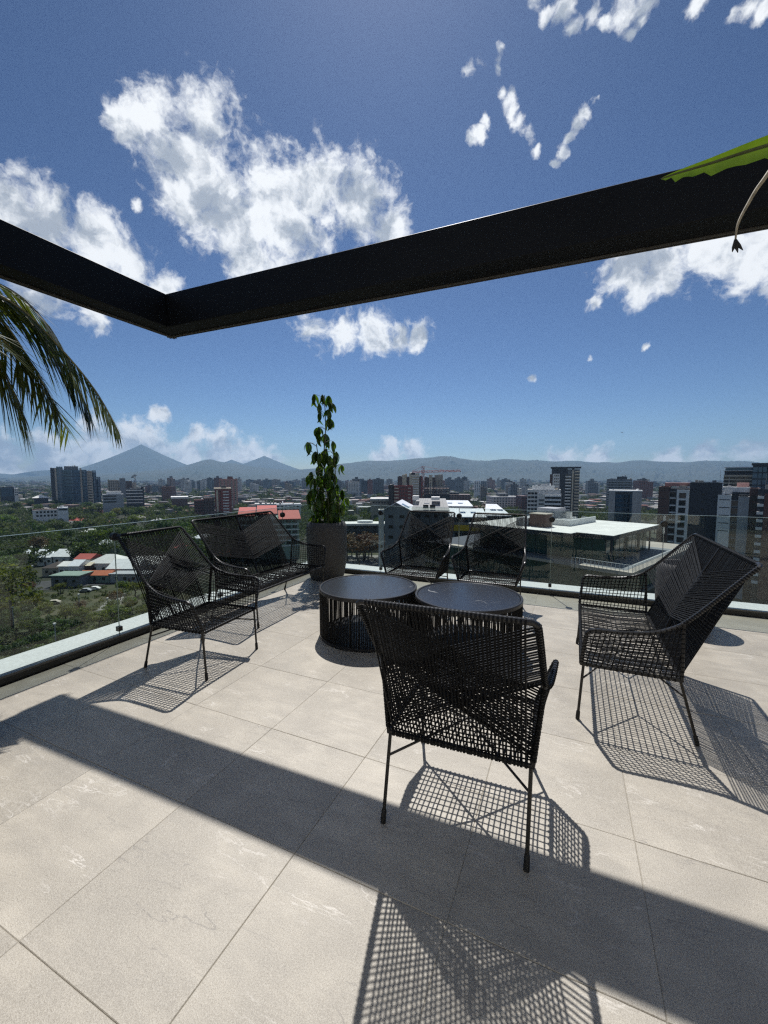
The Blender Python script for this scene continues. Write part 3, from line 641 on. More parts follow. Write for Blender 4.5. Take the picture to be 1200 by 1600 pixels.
M['mount'] = mat('forest_slope', (.020,.034,.018), .95, col2=(.050,.055,.036), scale=.0016, detail=9)
def ridge(name, prof, Y, back, seed, material=None, rough=.50, nx=520, ny=40, spread=1.0):
    # prof: skyline pixels; the ridge falls towards the camera over a real depth and away behind
    r = np.random.default_rng(seed); xs = np.linspace(prof[0][0], prof[-1][0], nx); ys = np.interp(xs, [p[0] for p in prof], [p[1] for p in prof])
    k = np.ones(5)/5; ysm = np.convolve(np.pad(ys, 2, mode='edge'), k, 'valid'); jag = np.zeros(nx)
    for q in range(7): m_ = int(14*2**q); jag += np.interp(np.linspace(0, m_-1.01, nx), np.arange(m_), r.normal(size=m_)) * .9*.55**q
    ysm = ysm + jag*min(1.9, rough*6.4)
    def fbm(n, o):
        out = np.zeros(n); 
        for q in range(6):
            m_ = int(6*2**q)+2; p = r.normal(size=m_); out += np.interp(np.linspace(0, m_-1.01, n), np.arange(m_), p) * .5**q
        return out
    crest = np.array([at(x, y, Y).z for x, y in zip(xs, ysm)]); X = np.array([at(x, 746, Y).x for x in xs])
    H = np.maximum(crest - GZ, 2); vs_ = []
    spur = [fbm(nx, i) for i in range(4)]
    for j in range(ny):
        t = j/(ny-1); yy = Y - back*(1-t)**1.0 if t < 1 else Y
        hgt = t**1.35
        for i in range(nx):
            s = spur[0][i]*.6 + spur[1][(i*3) % nx]*.3
            z = GZ - 1 + H[i]*hgt*(1 + rough*s*math.sin(math.pi*t)) + H[i]*.04*r.normal()*math.sin(math.pi*t)
            vs_.append((X[i]*(yy/Y if spread else 1) , yy + back*.10*spur[2][i]*math.sin(math.pi*t), z))
    for i in range(nx): vs_.append((X[i]*1.05, Y + back*.7, GZ - 1))
    fs = [(j*nx+i, j*nx+i+1, (j+1)*nx+i+1, (j+1)*nx+i) for j in range(ny) for i in range(nx-1)]
    b = MB(); b.v = vs_; b.f = fs; b.m = [0]*len(fs)
    return tag(b.build(name, material or M['mount'], None, True), kind='structure')
ridge('mountain_ridge', [(-260,742),(-100,740),(0,749),(60,744),(120,741),(180,738),(240,733),(280,728),(310,720),(326,715),(345,720),(372,724),(400,729),(440,732),(480,734),(520,729),(560,723),(572,721),(600,722),(640,719),(672,717),(690,714),(706,715),(735,720),(760,720),(800,718),(830,722),(860,720),(890,717),(930,720),(965,721),(1000,717),(1035,721),(1080,722),(1120,721),(1160,725),(1200,727),(1300,720),(1500,728)], 7600, 2500, 5)
ridge('mountain_ridge', [(-300,728),(-60,736),(20,741),(60,735),(110,732),(160,738),(260,742),(420,744)], 9300, 1400, 9, rough=.1)
# the cone of the big volcano and the two pale ones behind it
def volcano(name, px, py, Y, base_px, seed):
    r = np.random.default_rng(seed); c = at(px, py, Y); H = c.z - GZ; Rb = base_px / FPX * Y; n, m_ = 72, 22; vs_ = [(c.x, Y, c.z)]
    gul = np.interp(np.linspace(0, 23.99, n), np.arange(25), np.append(r.normal(size=24), 0))
    for j in range(1, m_ + 1):
        t = j/m_; rad = Rb*t**1.0; z = GZ - 2 + H*(1-t)**1.45
        for k in range(n):
            a = k*2*math.pi/n; rr = rad*(1 + .05*gul[k]*t); vs_.append((c.x + rr*math.cos(a), Y + rr*math.sin(a), z + H*.012*gul[k]*math.sin(math.pi*t)))
    fs = [(0, 1+k, 1+(k+1) % n) for k in range(n)] + [(1+j*n+k, 1+(j+1)*n+k, 1+(j+1)*n+(k+1) % n, 1+j*n+(k+1) % n) for j in range(m_-1) for k in range(n)]
    b = MB(); b.v = vs_; b.f = fs; b.m = [0]*len(fs); return tag(b.build(name, M['mount'], None, True), kind='structure')
volcano('volcano', 221, 694, 9700, 138, 1)
volcano('volcano', 413, 712, 10300, 120, 2); volcano('volcano', 362, 718, 10500, 110, 3)

# ------------------------------------------------------------------ buildings
def wall(name, c, var=.10, rough=.75): return mat(name, c, rough, var=var, scale=.35, detail=5)
W_ = {'white': wall('w_white', (.76,.75,.72)), 'cream': wall('w_cream', (.64,.56,.43)), 'grey': wall('w_grey', (.36,.38,.40)), 'midgrey': wall('w_midgrey', (.20,.215,.23)), 'dark': wall('w_dark', (.030,.034,.045), .1, .5),
      'brick': wall('w_brick', (.27,.075,.062)), 'brown': wall('w_brown', (.12,.075,.065)), 'pink': wall('w_pink', (.46,.25,.22)), 'tan': wall('w_tan', (.46,.41,.34)), 'orange': wall('w_orange', (.50,.20,.07)),
      'yellow': wall('w_yellow', (.55,.37,.02)), 'redroof': wall('r_red', (.42,.085,.065)), 'terracotta': wall('r_terracotta', (.48,.14,.06)), 'metal': mat('r_metal', (.78,.80,.82), .4, .0, var=.1, scale=.5), 'darkroof': wall('r_dark', (.06,.045,.04)),
      'steel': mat('crane_red', (.40,.06,.05), .5), 'greyroof': wall('r_grey', (.30,.30,.30)), 'paleroof': wall('r_pale', (.74,.76,.76)), 'green': wall('w_green', (.22,.30,.25)), 'mutedbrick': wall('w_mbrick', (.16,.075,.065))}
M['pane'] = mat('window_glass', (.012,.016,.020), .08, 0, spec=.7)
M['bluepane'] = mat('blue_glass', (.030,.085,.15), .12, .35, spec=.8)
M['greenpane'] = mat('green_glass', (.020,.068,.062), .07, 0, spec=.8)
WIN = {}
def winmesh(w, h, d, material):
    k = (round(w,2), round(h,2), round(d,2), material.name)
    if k not in WIN: b = MB(); b.box(-w/2, w/2, -d, .02, -h/2, h/2); WIN[k] = b.mesh('window', material)
    return WIN[k]
def windows(parent, W, zs_, cols, ww, wh, y, side=None, material=None, x0=None, frame=None, skip=0, rnd=None, name='window'):
    material = material or M['pane']; me = winmesh(ww, wh, .06, material); fr = winmesh(ww + .36, wh + .36, .03, frame) if frame else None
    for z in zs_:
        for c in range(cols):
            if skip and (rnd or random).random() < skip: continue
            x = (x0 if x0 is not None else -W/2) + W*(c + .5)/cols
            p, rz = ((x, y, z), 0) if side is None else ((side[0], side[1] + W*(c+.5)/cols, z), side[2])
            if fr:
                f = link(fr, 'window_frame', parent, p, rz); link(me, 'window', f, (0, -.0, 0))
            else: link(me, name, parent, p, rz)
def floors(z0, z1, fh, off=.5): n = max(1, int((z1 - z0) / fh)); return [z1 - fh*(i + off) for i in range(n)]
def body(name, label, x0, x1, ytop, Y, dep, rz=0, cat='building', group=None, base=GZ):
    a, b = at(x0, ytop, Y), at(x1, ytop, Y); c = (a + b)/2
    th = math.atan2(c.x, Y); root = empty(name, (c.x, Y, base), R(rz) - th, label, cat, group)
    return root, (b.x - a.x)*math.cos(th), c.z - base      # local frame: front at y = 0, -y towards the camera
def vol(root, x0, x1, y0, y1, z0, z1, material, name='wall', parapet=.5):
    b = MB(); b.box(x0, x1, y0, y1, z0, z1); o = b.build(name, material, root)
    if parapet:
        p = MB(); t = .3
        for q in ((x0-.05, x1+.05, y0-.05, y0+t), (x0-.05, x1+.05, y1-t, y1+.05), (x0-.05, x0+t, y0+t, y1-t), (x1-t, x1+.05, y0+t, y1-t)): p.box(*q, z1 + .004, z1 + parapet)
        p.build('parapet', material, root)
        if x1 - x0 > 4 and y1 - y0 > 6: clutter(root, x0, x1, y0, y1, z1 + .003)
    return o
clut = random.Random(31)
def clutter(root, x0, x1, y0, y1, z):
    for q in range(clut.randint(1, 4)):
        sx, sy, hh = clut.uniform(.8, 2.6), clut.uniform(.8, 2.2), clut.uniform(.8, 2.4); x = clut.uniform(x0 + 1, x1 - 1); y = clut.uniform(y0 + 1.5, max(y0 + 2, y1 - 2)); b = MB()
        if clut.random() < .45: b.lathe([(sx*.4, 0), (sx*.42, .1), (sx*.42, hh), (sx*.2, hh + .3), (0, hh + .35)], 10, (x, y)); b.v = [(p[0], p[1], p[2] + z) for p in b.v]; b.build('water_tank', clut.choice([W_['dark'], W_['paleroof']]), root, True)
        else: b.box(x - sx/2, x + sx/2, y - sy/2, y + sy/2, z, z + hh); b.build('roof_unit', clut.choice([W_['grey'], W_['midgrey'], W_['tan']]), root)
    if clut.random() < .6: b = MB(); x = clut.uniform(x0 + .5, x1 - .5); b.tube([(x, y0 + 2, z), (x, y0 + 2, z + clut.uniform(3, 7))], [.09, .04], 5); b.build('antenna', W_['grey'], root)
def bands(root, x0, x1, y, zs_, hgt, material, d=.9, name='balcony'):
    me = MB(); me.box(0, x1 - x0, -d, .02, 0, hgt); me = me.mesh(name, material)
    for z in zs_: link(me, name, root, (x0, y, z))
def roofbox(root, x0, x1, y0, y1, z, hgt, material, name='plant_room'):
    b = MB(); b.box(x0, x1, y0, y1, z, z + hgt); b.build(name, material, root)

# --- far left glass block and tent
r_, W, H = body('office_block', 'small dark glass office block at the far left above the trees', 0, 28, 762, 700, 24)
vol(r_, -W/2, W*.28, 0, 24, 0, H, W_['dark']); vol(r_, W*.28, W/2, -1, 20, 0, H-2, W_['white']); windows(r_, W*.6, floors(H-16, H, 3.6), 4, 3.8, 2.6, 0, None, M['bluepane'], -W*.42); windows(r_, W*.2, floors(H-14, H-2, 4), 2, 1.5, 2, -1, None, M['pane'], W*.3); roofbox(r_, -W*.1, W*.2, 4, 14, H, 2.5, W_['midgrey'])
r_, W, H = body('tent_pavilion', 'white peaked tent roof among dark trees left of the glass towers', 50, 78, 775, 620, 20, cat='pavilion')
b = MB(); b.add([(-W/2,-8,H-2.5),(W/2,-8,H-2.5),(W/2,8,H-2.5),(-W/2,8,H-2.5),(-W*.22,-3,H),(0,-3,H+2.6),(W*.22,-3,H),(-W*.22,3,H),(0,3,H+2.6),(W*.22,3,H)], [(0,1,6,5,4),(1,2,9,6),(2,3,7,8,9),(3,0,4,7),(4,5,8,7),(5,6,9,8)]); b.build('canopy', W_['white'], r_)
b = MB(); b.box(-W*.4, W*.4, -6, 6, 0, H - 2.6); b.build('wall', W_['dark'], r_)
# --- the glass tower group
r_, W, H = body('glass_tower', 'big curved blue glass towers standing above the trees on the left', 78, 158, 730, 640, 60)
k = W/80.0
def X(px): return (px - 118)*k
def cyl(x0, x1, y, z1, material, bulge, name='wall', n=9):
    pts = [(x0 + (x1-x0)*i/n, y - bulge*math.sin(math.pi*i/n)) for i in range(n+1)] + [(x1, y+18), (x0, y+18)]
    b = MB(); b.prism(pts, 0, z1); return b.build(name, material, r_), pts[:n+1]
def curtain(pts, z0, z1, fh, material, mull):
    zz = list(np.arange(z0, z1 - .5, fh))
    for a, b_ in zip(pts[:-1], pts[1:]):
        a = Vector((*a,0)); b_ = Vector((*b_,0)); mid = (a+b_)/2; ang = math.atan2(b_.y-a.y, b_.x-a.x); ww = (b_-a).length
        me = winmesh(ww*.86, fh*.80, .05, material)
        for z in zz: link(me, 'pane', r_, (mid.x, mid.y, z + fh/2), ang)
zt = lambda py: at(118, py, 640).z - GZ
o, p = cyl(X(98), X(124), 0, zt(735), W_['dark'], 4.5); curtain(p, 2, zt(735), 5.2, M['bluepane'], None)
vol(r_, X(79), X(85), 4, 26, 0, zt(732), W_['dark']); vol(r_, X(85.3), X(88), 1, 24, 0, zt(732), W_['tan']); 
o, p = cyl(X(88.2), X(97.8), 1.5, zt(730.5), W_['midgrey'], 0.4, n=3); curtain(p, 2, zt(730.5), 5.2, M['bluepane'], None)
vol(r_, X(100), X(122), 5, 22, zt(735)+.05, zt(729), W_['midgrey'])
vol(r_, X(124.2), X(127), 2.0, 30, 0, zt(731.5), W_['tan'])
o, p = cyl(X(127.2), X(135), 3, zt(734), W_['dark'], 1.2, n=3); curtain(p, 2, zt(734), 5.2, M['bluepane'], None)
vol(r_, X(135.2), X(144), 5, 30, 0, zt(736), W_['tan']); windows(r_, X(143)-X(136), floors(8, zt(736), 4.1), 3, 1.7, 2.2, 5, None, M['pane'], X(136))
o, p = cyl(X(144.2), X(150.5), 8, zt(738), W_['dark'], .8, n=3); curtain(p, 2, zt(738), 5.2, M['bluepane'], None)
o, p = cyl(X(151), X(157.5), 14, zt(749), W_['dark'], .8, n=3); curtain(p, 2, zt(749), 5.2, M['bluepane'], None)
# --- tan blocks with a crane, dark banded block, white low block
r_, W, H = body('apartment_block', 'tan apartment tower with dark window columns right of the glass towers', 168, 196, 749, 820, 26)
vol(r_, -W/2, W*.16, 0, 26, 0, H-2, W_['tan']); vol(r_, W*.16, W/2, -1.5, 22, 0, H+1.5, W_['midgrey'])
windows(r_, W*.62, floors(10, H-3, 3.2), 5, 2.6, 2.3, 0, None, M['pane'], -W*.48)
r_, W, H = body('apartment_block', 'dark brown tower under construction beside the small crane', 196, 213, 752, 860, 24)
vol(r_, -W/2, W*.1, 0, 24, 0, H, W_['brown']); vol(r_, W*.1, W/2, 2, 26, 0, H-4, W_['tan']); windows(r_, W*.5, floors(10, H, 3.2), 3, 2.4, 2, 0, None, M['pane'], -W*.45)
def crane(name, label, px, ytop, Y, jib_px0, jib_px1, jib_y, material, back=.25):
    b0 = at(px, ytop, Y); root = empty(name, (b0.x, Y, GZ), 0, label, 'crane'); H = b0.z - GZ; s = 1.1
    def lattice(p, q, s, n):
        m = MB(); p = Vector(p); q = Vector(q); d = (q-p); ax = d.normalized(); a = ax.cross(Vector((0,1,0))).normalized()*s; c = Vector((0,1,0))*s
        for sa in (-1,1):
            for sc in (-1,1): m.tube([p+a*sa+c*sc, q+a*sa+c*sc], .22, 4)
        for i in range(n):
            u, v = p + d*(i/n), p + d*((i+1)/n); sg = 1 if i % 2 else -1
            for sc in (-1,1): m.tube([u+a*sg+c*sc, v-a*sg+c*sc], .14, 4)
        return m
    zj = at(px, jib_y, Y).z - GZ
    lattice((0,0,0), (0,0,H), s, int(H/3)).build('mast', material, root)
    x0 = at(jib_px0, jib_y, Y).x - b0.x; x1 = at(jib_px1, jib_y, Y).x - b0.x
    lattice((x0,0,zj), (x1,0,zj + (at(jib_px1, jib_y-2, Y).z-at(jib_px1, jib_y, Y).z)), .8, 18).build('jib', material, root)
    m = MB(); m.box(x0 - 1, x0 + 3, -1.2, 1.2, zj - 3, zj - .9); m.build('counterweight', W_['dark'], root)
    m = MB(); m.box(-1.2, 1.6, -2.4, -1.3, zj - 3.2, zj - .9); m.build('cab', W_['white'], root)
    m = MB(); m.tube([(0,0,H),(x1*.7,0,zj+1)], .12, 4); m.tube([(0,0,H),(x0,0,zj+.9)], .12, 4); m.build('tie_bar', material, root)
crane('tower_crane', 'small grey tower crane above the brown tower on the left', 210.5, 741, 880, 206, 213.5, 744.5, W_['midgrey'])
r_, W, H = body('office_block', 'dark office block with four white bands below the small crane', 197, 225, 765, 560, 26)
vol(r_, -W/2, W/2, 0, 26, 0, H, W_['dark']); bands(r_, -W/2, W*.42, 0, [H-1.6-4.2*i for i in range(5)], 1.2, W_['white'], .7, 'band'); roofbox(r_, W*.35, W*.5, 4, 14, H, 4, W_['dark'])
r_, W, H = body('low_building', 'flat white building at the foot of the tan apartment tower', 160, 193, 773, 520, 30)
vol(r_, -W/2, W/2, 0, 30, 0, H, W_['grey']); windows(r_, W*.6, floors(H-12, H, 3.6), 5, 3, 1.8, 0, None, M['pane'], -W*.45); vol(r_, -W*.3, W*.4, 5, 22, H+.01, H+3.4, W_['white'])
r_, W, H = body('low_building', 'long white roofed shed right of the banded office block', 268, 293, 777, 600, 30)
vol(r_, -W/2, W/2, 0, 30, 0, H-2.5, W_['brown']); b = MB(); b.box(-W/2-1, W/2+1, -1, 31, H-2, H+.6); b.build('roof', W_['white'], r_)
r_, W, H = body('white_villa', 'long white villa with pink roof edge deep in the left woods', 51, 107, 797, 390, 18)
vol(r_, -W/2, W*.42, 0, 18, 0, H, W_['white']); bands(r_, -W/2, W*.3, 0, [H+.6], 1.0, W_['pink'], .5, 'cornice'); windows(r_, W*.8, floors(H-10, H, 3.4), 8, 1.6, 1.8, 0, None, M['pane'], -W*.42); vol(r_, W*.2, W/2, -3, 12, 0, H+1.6, W_['paleroof']); windows(r_, W*.26, [H+.2], 3, 2.4, 1.6, -3, None, M['pane'], W*.22)
# --- centre left: brick towers, red roofs
r_, W, H = body('apartment_block', 'tall pink and cream striped apartment tower behind the brick one', 342, 371, 749, 620, 24)
vol(r_, -W/2, W/2, 0, 24, 0, H, W_['pink']); 
for q in range(5): b = MB(); b.box(-W/2 + W*(q+.25)/5, -W/2 + W*(q+.60)/5, -.25, .02, 2, H-1.5); b.build('pilaster', W_['tan'], r_)
windows(r_, W*.96, floors(12, H-1, 3.1), 5, 1.5, 1.7, -.26, None, M['pane'], -W*.50); roofbox(r_, -W*.05, W*.25, 5, 14, H, 4.5, W_['brown'])
r_, W, H = body('apartment_block', 'dark red brick tower with white balconies in the middle distance', 335.5, 361.5, 765, 450, 20)
vol(r_, -W/2, W/2, 0, 20, 0, H, W_['brick']); bands(r_, -W*.02, W*.34, 0, [H-3-3.1*i for i in range(11)], 1.15, W_['white'], 1.1); b = MB(); b.box(-W*.42, -W*.30, -.3, .02, 4, H-.5); b.build('pilaster', W_['cream'], r_)
windows(r_, W*.16, floors(10, H-.5, 3.1), 1, 1.4, 1.5, 0, None, M['pane'], -W*.26); b = MB(); b.box(-W*.55, W*.5, -1, 20, H+.6, H+1.6); b.build('roof_slab', W_['cream'], r_); roofbox(r_, -W*.1, W*.2, 5, 12, H+1.6, 2.6, W_['dark'])
r_, W, H = body('apartment_block', 'low dark brown brick block left of the brick tower', 303, 335, 779, 440, 20)
vol(r_, -W/2, 0, 2, 20, 0, H-2, W_['mutedbrick']); vol(r_, 0.02, W/2, 0, 20, 0, H, W_['brown']); windows(r_, W*.96, floors(10, H-2.2, 3.1), 7, 1.6, 1.4, 0, None, M['pane'], -W*.48)
for nm, lab, x0, x1, yt, Y, mt, hh in (('white_block', 'long pale building beyond the red roofs, left of the plant', 398, 432, 788, 360, 'white', 3), ('white_block', 'second pale flat building beyond the red roofs', 430, 470, 788.5, 380, 'paleroof', 3)):
    r_, W, H = body(nm, lab, x0, x1, yt, Y, 16); vol(r_, -W/2, W/2, 0, 16, 0, H, W_[mt]); windows(r_, W*.94, floors(H-9, H, 3.1), 6, 2.6, 1.4, 0, None, M['pane'], -W*.47)
r_, W, H = body('red_roof_building', 'grey apartment building with red metal roofs behind the left loveseat', 372, 468, 803, 235, 22)
vol(r_, -W/2, W/2, 0, 22, 0, H-3, W_['green'], parapet=0); zs_ = floors(6, H-3, 3.15)
windows(r_, W*.96, zs_, 9, 2.6, 1.6, 0, None, M['pane'], -W*.48); bands(r_, -W/2, W/2, 0, [z-1.9 for z in zs_], .55, W_['paleroof'], .5, 'ledge')
for x0, x1, z0 in ((-W*.5, -W*.22, H+.3), (-W*.2, W*.14, H+1.2), (W*.16, W*.53, H-2)):
    b = MB(); b.add([(x0,-1.2,z0-1),(x1,-1.2,z0-1),(x1,18,z0+2.6),(x0,18,z0+2.6),(x0,-1.2,z0-1.5),(x1,-1.2,z0-1.5),(x1,18,z0+2.1),(x0,18,z0+2.1)], [(0,1,2,3),(4,7,6,5),(0,4,5,1),(1,5,6,2),(2,6,7,3),(3,7,4,0)]); b.build('roof', W_['redroof'], r_)
    b = MB(); b.box(x0+.8, x1-.8, .2, 17, H-2.98, z0-1.1); b.build('attic_wall', W_['paleroof'], r_)
# --- centre: residential cluster with the red crane
r_, W, H = body('apartment_block', 'dark red brick apartment block left below the red crane', 607, 645, 759, 400, 22)
vol(r_, -W/2, -W*.28, -1, 20, 0, H, W_['darkroof']); vol(r_, -W*.27, W*.5, 0, 22, 0, H-.5, W_['brick']); bands(r_, -W*.26, -W*.08, 0, [H-3-3.1*i for i in range(10)], 1.1, W_['cream'], 1.2); bands(r_, W*.30, W*.42, 0, [H-3-3.1*i for i in range(10)], 1.1, W_['tan'], 1.0); windows(r_, W*.34, floors(10, H-.5, 3.1), 3, 1.4, 1.4, 0, None, M['pane'], -W*.06)
r_, W, H = body('apartment_block', 'cream and brown residential towers behind the red crane', 621, 692, 741.5, 520, 24)
for q, (a, c, zt_, mt) in enumerate(((-.5,-.40,-3,'brown'),(-.40,-.30,-1,'cream'),(-.30,-.24,-3,'brown'),(-.24,-.02,1,'cream'),(-.02,.06,-3,'brown'),(.10,.20,-4,'brown'),(.20,.27,-1,'cream'),(.27,.33,-4,'brown'),(.33,.5,-1,'tan'))):
    vol(r_, W*a, W*c - .05, (q % 3)*1.1, 22, 0, H+zt_, W_[mt])
bands(r_, -W*.18, -W*.03, 0, [H-2.5-3.1*i for i in range(12)], 1.15, W_['white'], 1.3); windows(r_, W*.30, floors(14, H-6, 3.1), 5, 1.3, 1.6, -.02, None, M['pane'], W*.20)
r_, W, H = body('construction_block', 'dark unfinished concrete block in front of the red crane', 662, 703, 760, 430, 24)
vol(r_, -W/2, W/2, 0, 24, 0, H-9, W_['dark'], parapet=0)
for q in range(3): b = MB(); b.box(-W*.5, W*.5, 0, 22, H-6.5+3.2*q-2.4, H-6.1+3.2*q-2.4); b.build('slab', W_['brown'], r_)
for q in range(9): b = MB(); x = -W*.48 + W*.96*q/8; b.box(x-.35, x+.35, 1, 1.8, H-8.98, H+1.5 + (q % 3)*.8); b.build('column', W_['midgrey'], r_)
crane('tower_crane', 'red tower crane with a long jib over the residential towers', 661, 728.5, 440, 644, 720, 737.5, W_['steel'])
r_, W, H = body('apartment_block', 'slim pale blue grey twin tower in the middle of the skyline', 741, 761, 752, 900, 24)
vol(r_, -W/2, -W*.02, 0, 24, 0, H, W_['paleroof']); vol(r_, W*.02, W/2, 2, 24, 0, H, W_['grey']); windows(r_, W*.96, floors(14, H, 3.3), 6, 2.2, 2.0, -.03, None, M['bluepane'], -W*.48)
r_, W, H = body('low_building', 'white flat roofed hall above the dark tree clump', 580, 610, 779, 420, 24)
vol(r_, -W/2, W/2, 0, 24, 0, H-2, W_['tan'], parapet=0); b = MB(); b.box(-W/2-1, W/2+1, -1.5, 25, H-1.8, H); b.build('roof', W_['white'], r_); windows(r_, W*.9, [H-4], 6, 2, 1.6, 0, None, M['pane'], -W*.45)
r_, W, H = body('low_building', 'white curved canopy building beyond the bare reddish trees', 538, 603, 818, 268, 14)
b = MB(); b.box(-W/2, W/2, -1, 13, H-1.2, H); b.build('roof', W_['white'], r_); vol(r_, -W/2+.5, W/2-.5, 0, 12, 0, H-1.22, W_['dark'], parapet=0); windows(r_, W*.94, floors(2, H-1.3, 3), 6, 2.1, 1.6, 0, None, M['pane'], -W*.47)
b = MB(); pts = [(W*.0 + 5.2*math.cos(t), 5 + 3.4*math.sin(t)) for t in np.linspace(0, 2*math.pi, 16, endpoint=False)]; b.prism(pts, H+.02, H+1.5); b.build('rooftop_pavilion', W_['paleroof'], r_)
r_, W, H = body('stair_tower', 'slim white stair tower at the left end of the grey gabled building', 591.5, 600, 799, 122, 4, cat='tower')
vol(r_, -W/2, W/2, 0, 3, 0, H, W_['white']); windows(r_, W, floors(8, H-9, 3.0), 1, .7, .9, 0, None, M['pane'])
# --- big grey gabled building with metal roofs and a yellow band
r_, W, H = body('gabled_building', 'large grey gabled building with metal roofs and a yellow band behind the two armchairs', 599, 790, 800, 118, 20)
kx = W/191.0
def gx(px): return (px - 694.5)*kx
def gz(py): return at(694, py, 118).z - GZ
def roofed(x0, x1, ys0, yr_, xr, dep0, dep1, wallm, roofm):
    b = MB(); z0, zr = gz(ys0[0]), gz(yr_); z1 = gz(ys0[1])
    b.add([(x0,dep0,0),(x1,dep0,0),(x1,dep0,z1),(xr,dep0,zr),(x0,dep0,z0),(x0,dep1,0),(x1,dep1,0),(x1,dep1,z1),(xr,dep1,zr),(x0,dep1,z0)], [(0,1,2,3,4),(5,9,8,7,6),(0,5,6,1),(1,6,7,2),(0,4,9,5)]); b.build('wall', wallm, r_)
    for nm, p, q, zz0, zz1 in (('roof_slope', x0, xr, z0, zr), ('roof_slope', xr, x1, zr, z1)):
        d = Vector((q-p, 0, zz1-zz0)); nn = Vector((-d.z, 0, d.x)).normalized()*.18; o0 = d.normalized()*(-.5 if p == x0 else 0); o1 = d.normalized()*(.5 if q == x1 else 0)
        A0 = Vector((p,dep0-.5,zz0))+o0; A1 = Vector((q,dep0-.5,zz1))+o1; B0 = Vector((p,dep1+.3,zz0))+o0; B1 = Vector((q,dep1+.3,zz1))+o1; lift = Vector((0,0,.02))
        m = MB(); m.add([A0+lift,A1+lift,B1+lift,B0+lift,A0+nn,A1+nn,B1+nn,B0+nn], [(0,3,2,1),(4,5,6,7),(0,1,5,4),(1,2,6,5),(2,3,7,6),(3,0,4,7)]); rf = m.build(nm, roofm, r_)
        if nm and zz1 < zz0:
            m = MB(); c0 = A0.lerp(A1,.25) ; c1 = A0.lerp(A1,.7); off = nn*1.05 + Vector((0,2.2,0)); m.add([c0+off, c1+off, c1+off+Vector((0,4,0)), c0+off+Vector((0,4,0))], [(0,1,2,3)]); m.build('skylight', M['pane'], rf)
roofed(gx(599), gx(642), (797, 799), 786.5, gx(618), 0, 16, W_['midgrey'], W_['metal'])
def shed(x0, x1, d0, d1, ye, yr_, wallm, roofm, hip=0.):
    z0, z1 = gz(ye), at(694, yr_, 118 + d1).z - GZ
    b = MB(); b.add([(x0,d0,0),(x1,d0,0),(x1,d1,0),(x0,d1,0),(x0,d0,z0),(x1,d0,z0),(x1-hip,d1,z1),(x0+hip,d1,z1)], [(0,1,5,4),(1,2,6,5),(2,3,7,6),(3,0,4,7)]); b.build('wall', wallm, r_)
    o_ = .5; m = MB(); m.add([(x0-o_,d0-.8,z0+.02),(x1+o_,d0-.8,z0+.02),(x1+o_-hip,d1+.3,z1+.2),(x0-o_+hip,d1+.3,z1+.2),(x0-o_,d0-.8,z0+.28),(x1+o_,d0-.8,z0+.28),(x1+o_-hip,d1+.3,z1+.46),(x0-o_+hip,d1+.3,z1+.46)], [(0,3,2,1),(4,5,6,7),(0,1,5,4),(1,2,6,5),(2,3,7,6),(3,0,4,7)]); rf_ = m.build('roof_slope', roofm, r_)
    n_ = int((x1-x0)/.9)
    for q in range(1, n_):
        xx = x0 + (x1-x0)*q/n_; xt = x0+hip + (x1-x0-2*hip)*q/n_; m = MB(); m.tube([(xx,d0-.75,z0+.30),(xt,d1+.25,z1+.48)], .035, 4); m.build('seam', roofm, rf_)
    for q in (.3, .62):
        c0 = Vector((x0+(x1-x0)*q, d0+(d1-d0)*.35, z0+(z1-z0)*.35+.42)); m = MB(); dz = (z1-z0)/(d1-d0); m.add([c0, c0+Vector((1.6,0,0)), c0+Vector((1.6,2.6,2.6*dz)), c0+Vector((0,2.6,2.6*dz))], [(0,1,2,3)]); m.build('skylight', M['pane'], rf_)
shed(gx(642.4), gx(700), 3, 16, 800, 781, W_['midgrey'], W_['greyroof'], 1.2)
shed(gx(682), gx(742), 17, 32, 798, 783.5, W_['paleroof'], W_['metal'], .8)
shed(gx(704), gx(758), 1.5, 14, 809, 796, W_['midgrey'], W_['metal'])
shed(gx(760.4), gx(796), 3, 20, 807, 789, W_['midgrey'], W_['metal'], 2.)
windows(r_, gx(640)-gx(604), [gz(808), gz(824.5), gz(841), gz(857)], 2, 1.35, .9, 0, None, M['pane'], gx(600))
windows(r_, gx(702)-gx(646), [gz(808), gz(824.5), gz(841)], 4, 1.2, .9, 3, None, M['pane'], gx(646))
windows(r_, gx(756)-gx(710), [gz(813), gz(836), gz(850)], 4, 1.7, 1.3, 1.5, None, M['pane'], gx(710))
b = MB(); b.box(gx(704), gx(768), .2, 2.9, gz(829), gz(820.5)); b.build('yellow_band', W_['yellow'], r_)
b = MB(); b.box(gx(704), gx(768), .8, 2.9, gz(846), gz(841)); b.build('white_band', W_['white'], r_)
vol(r_, gx(672), gx(686), 8, 13, gz(784), gz(779), W_['white'], 'plant_room', 0); roofbox(r_, gx(640), gx(650), 9, 13, gz(784), 1.2, W_['white'])
for px, py in ((664,786),(675,786)): windows(r_, .1, [gz(793)], 1, 1.6, 1.1, 3, None, M['pane'], gx(px))
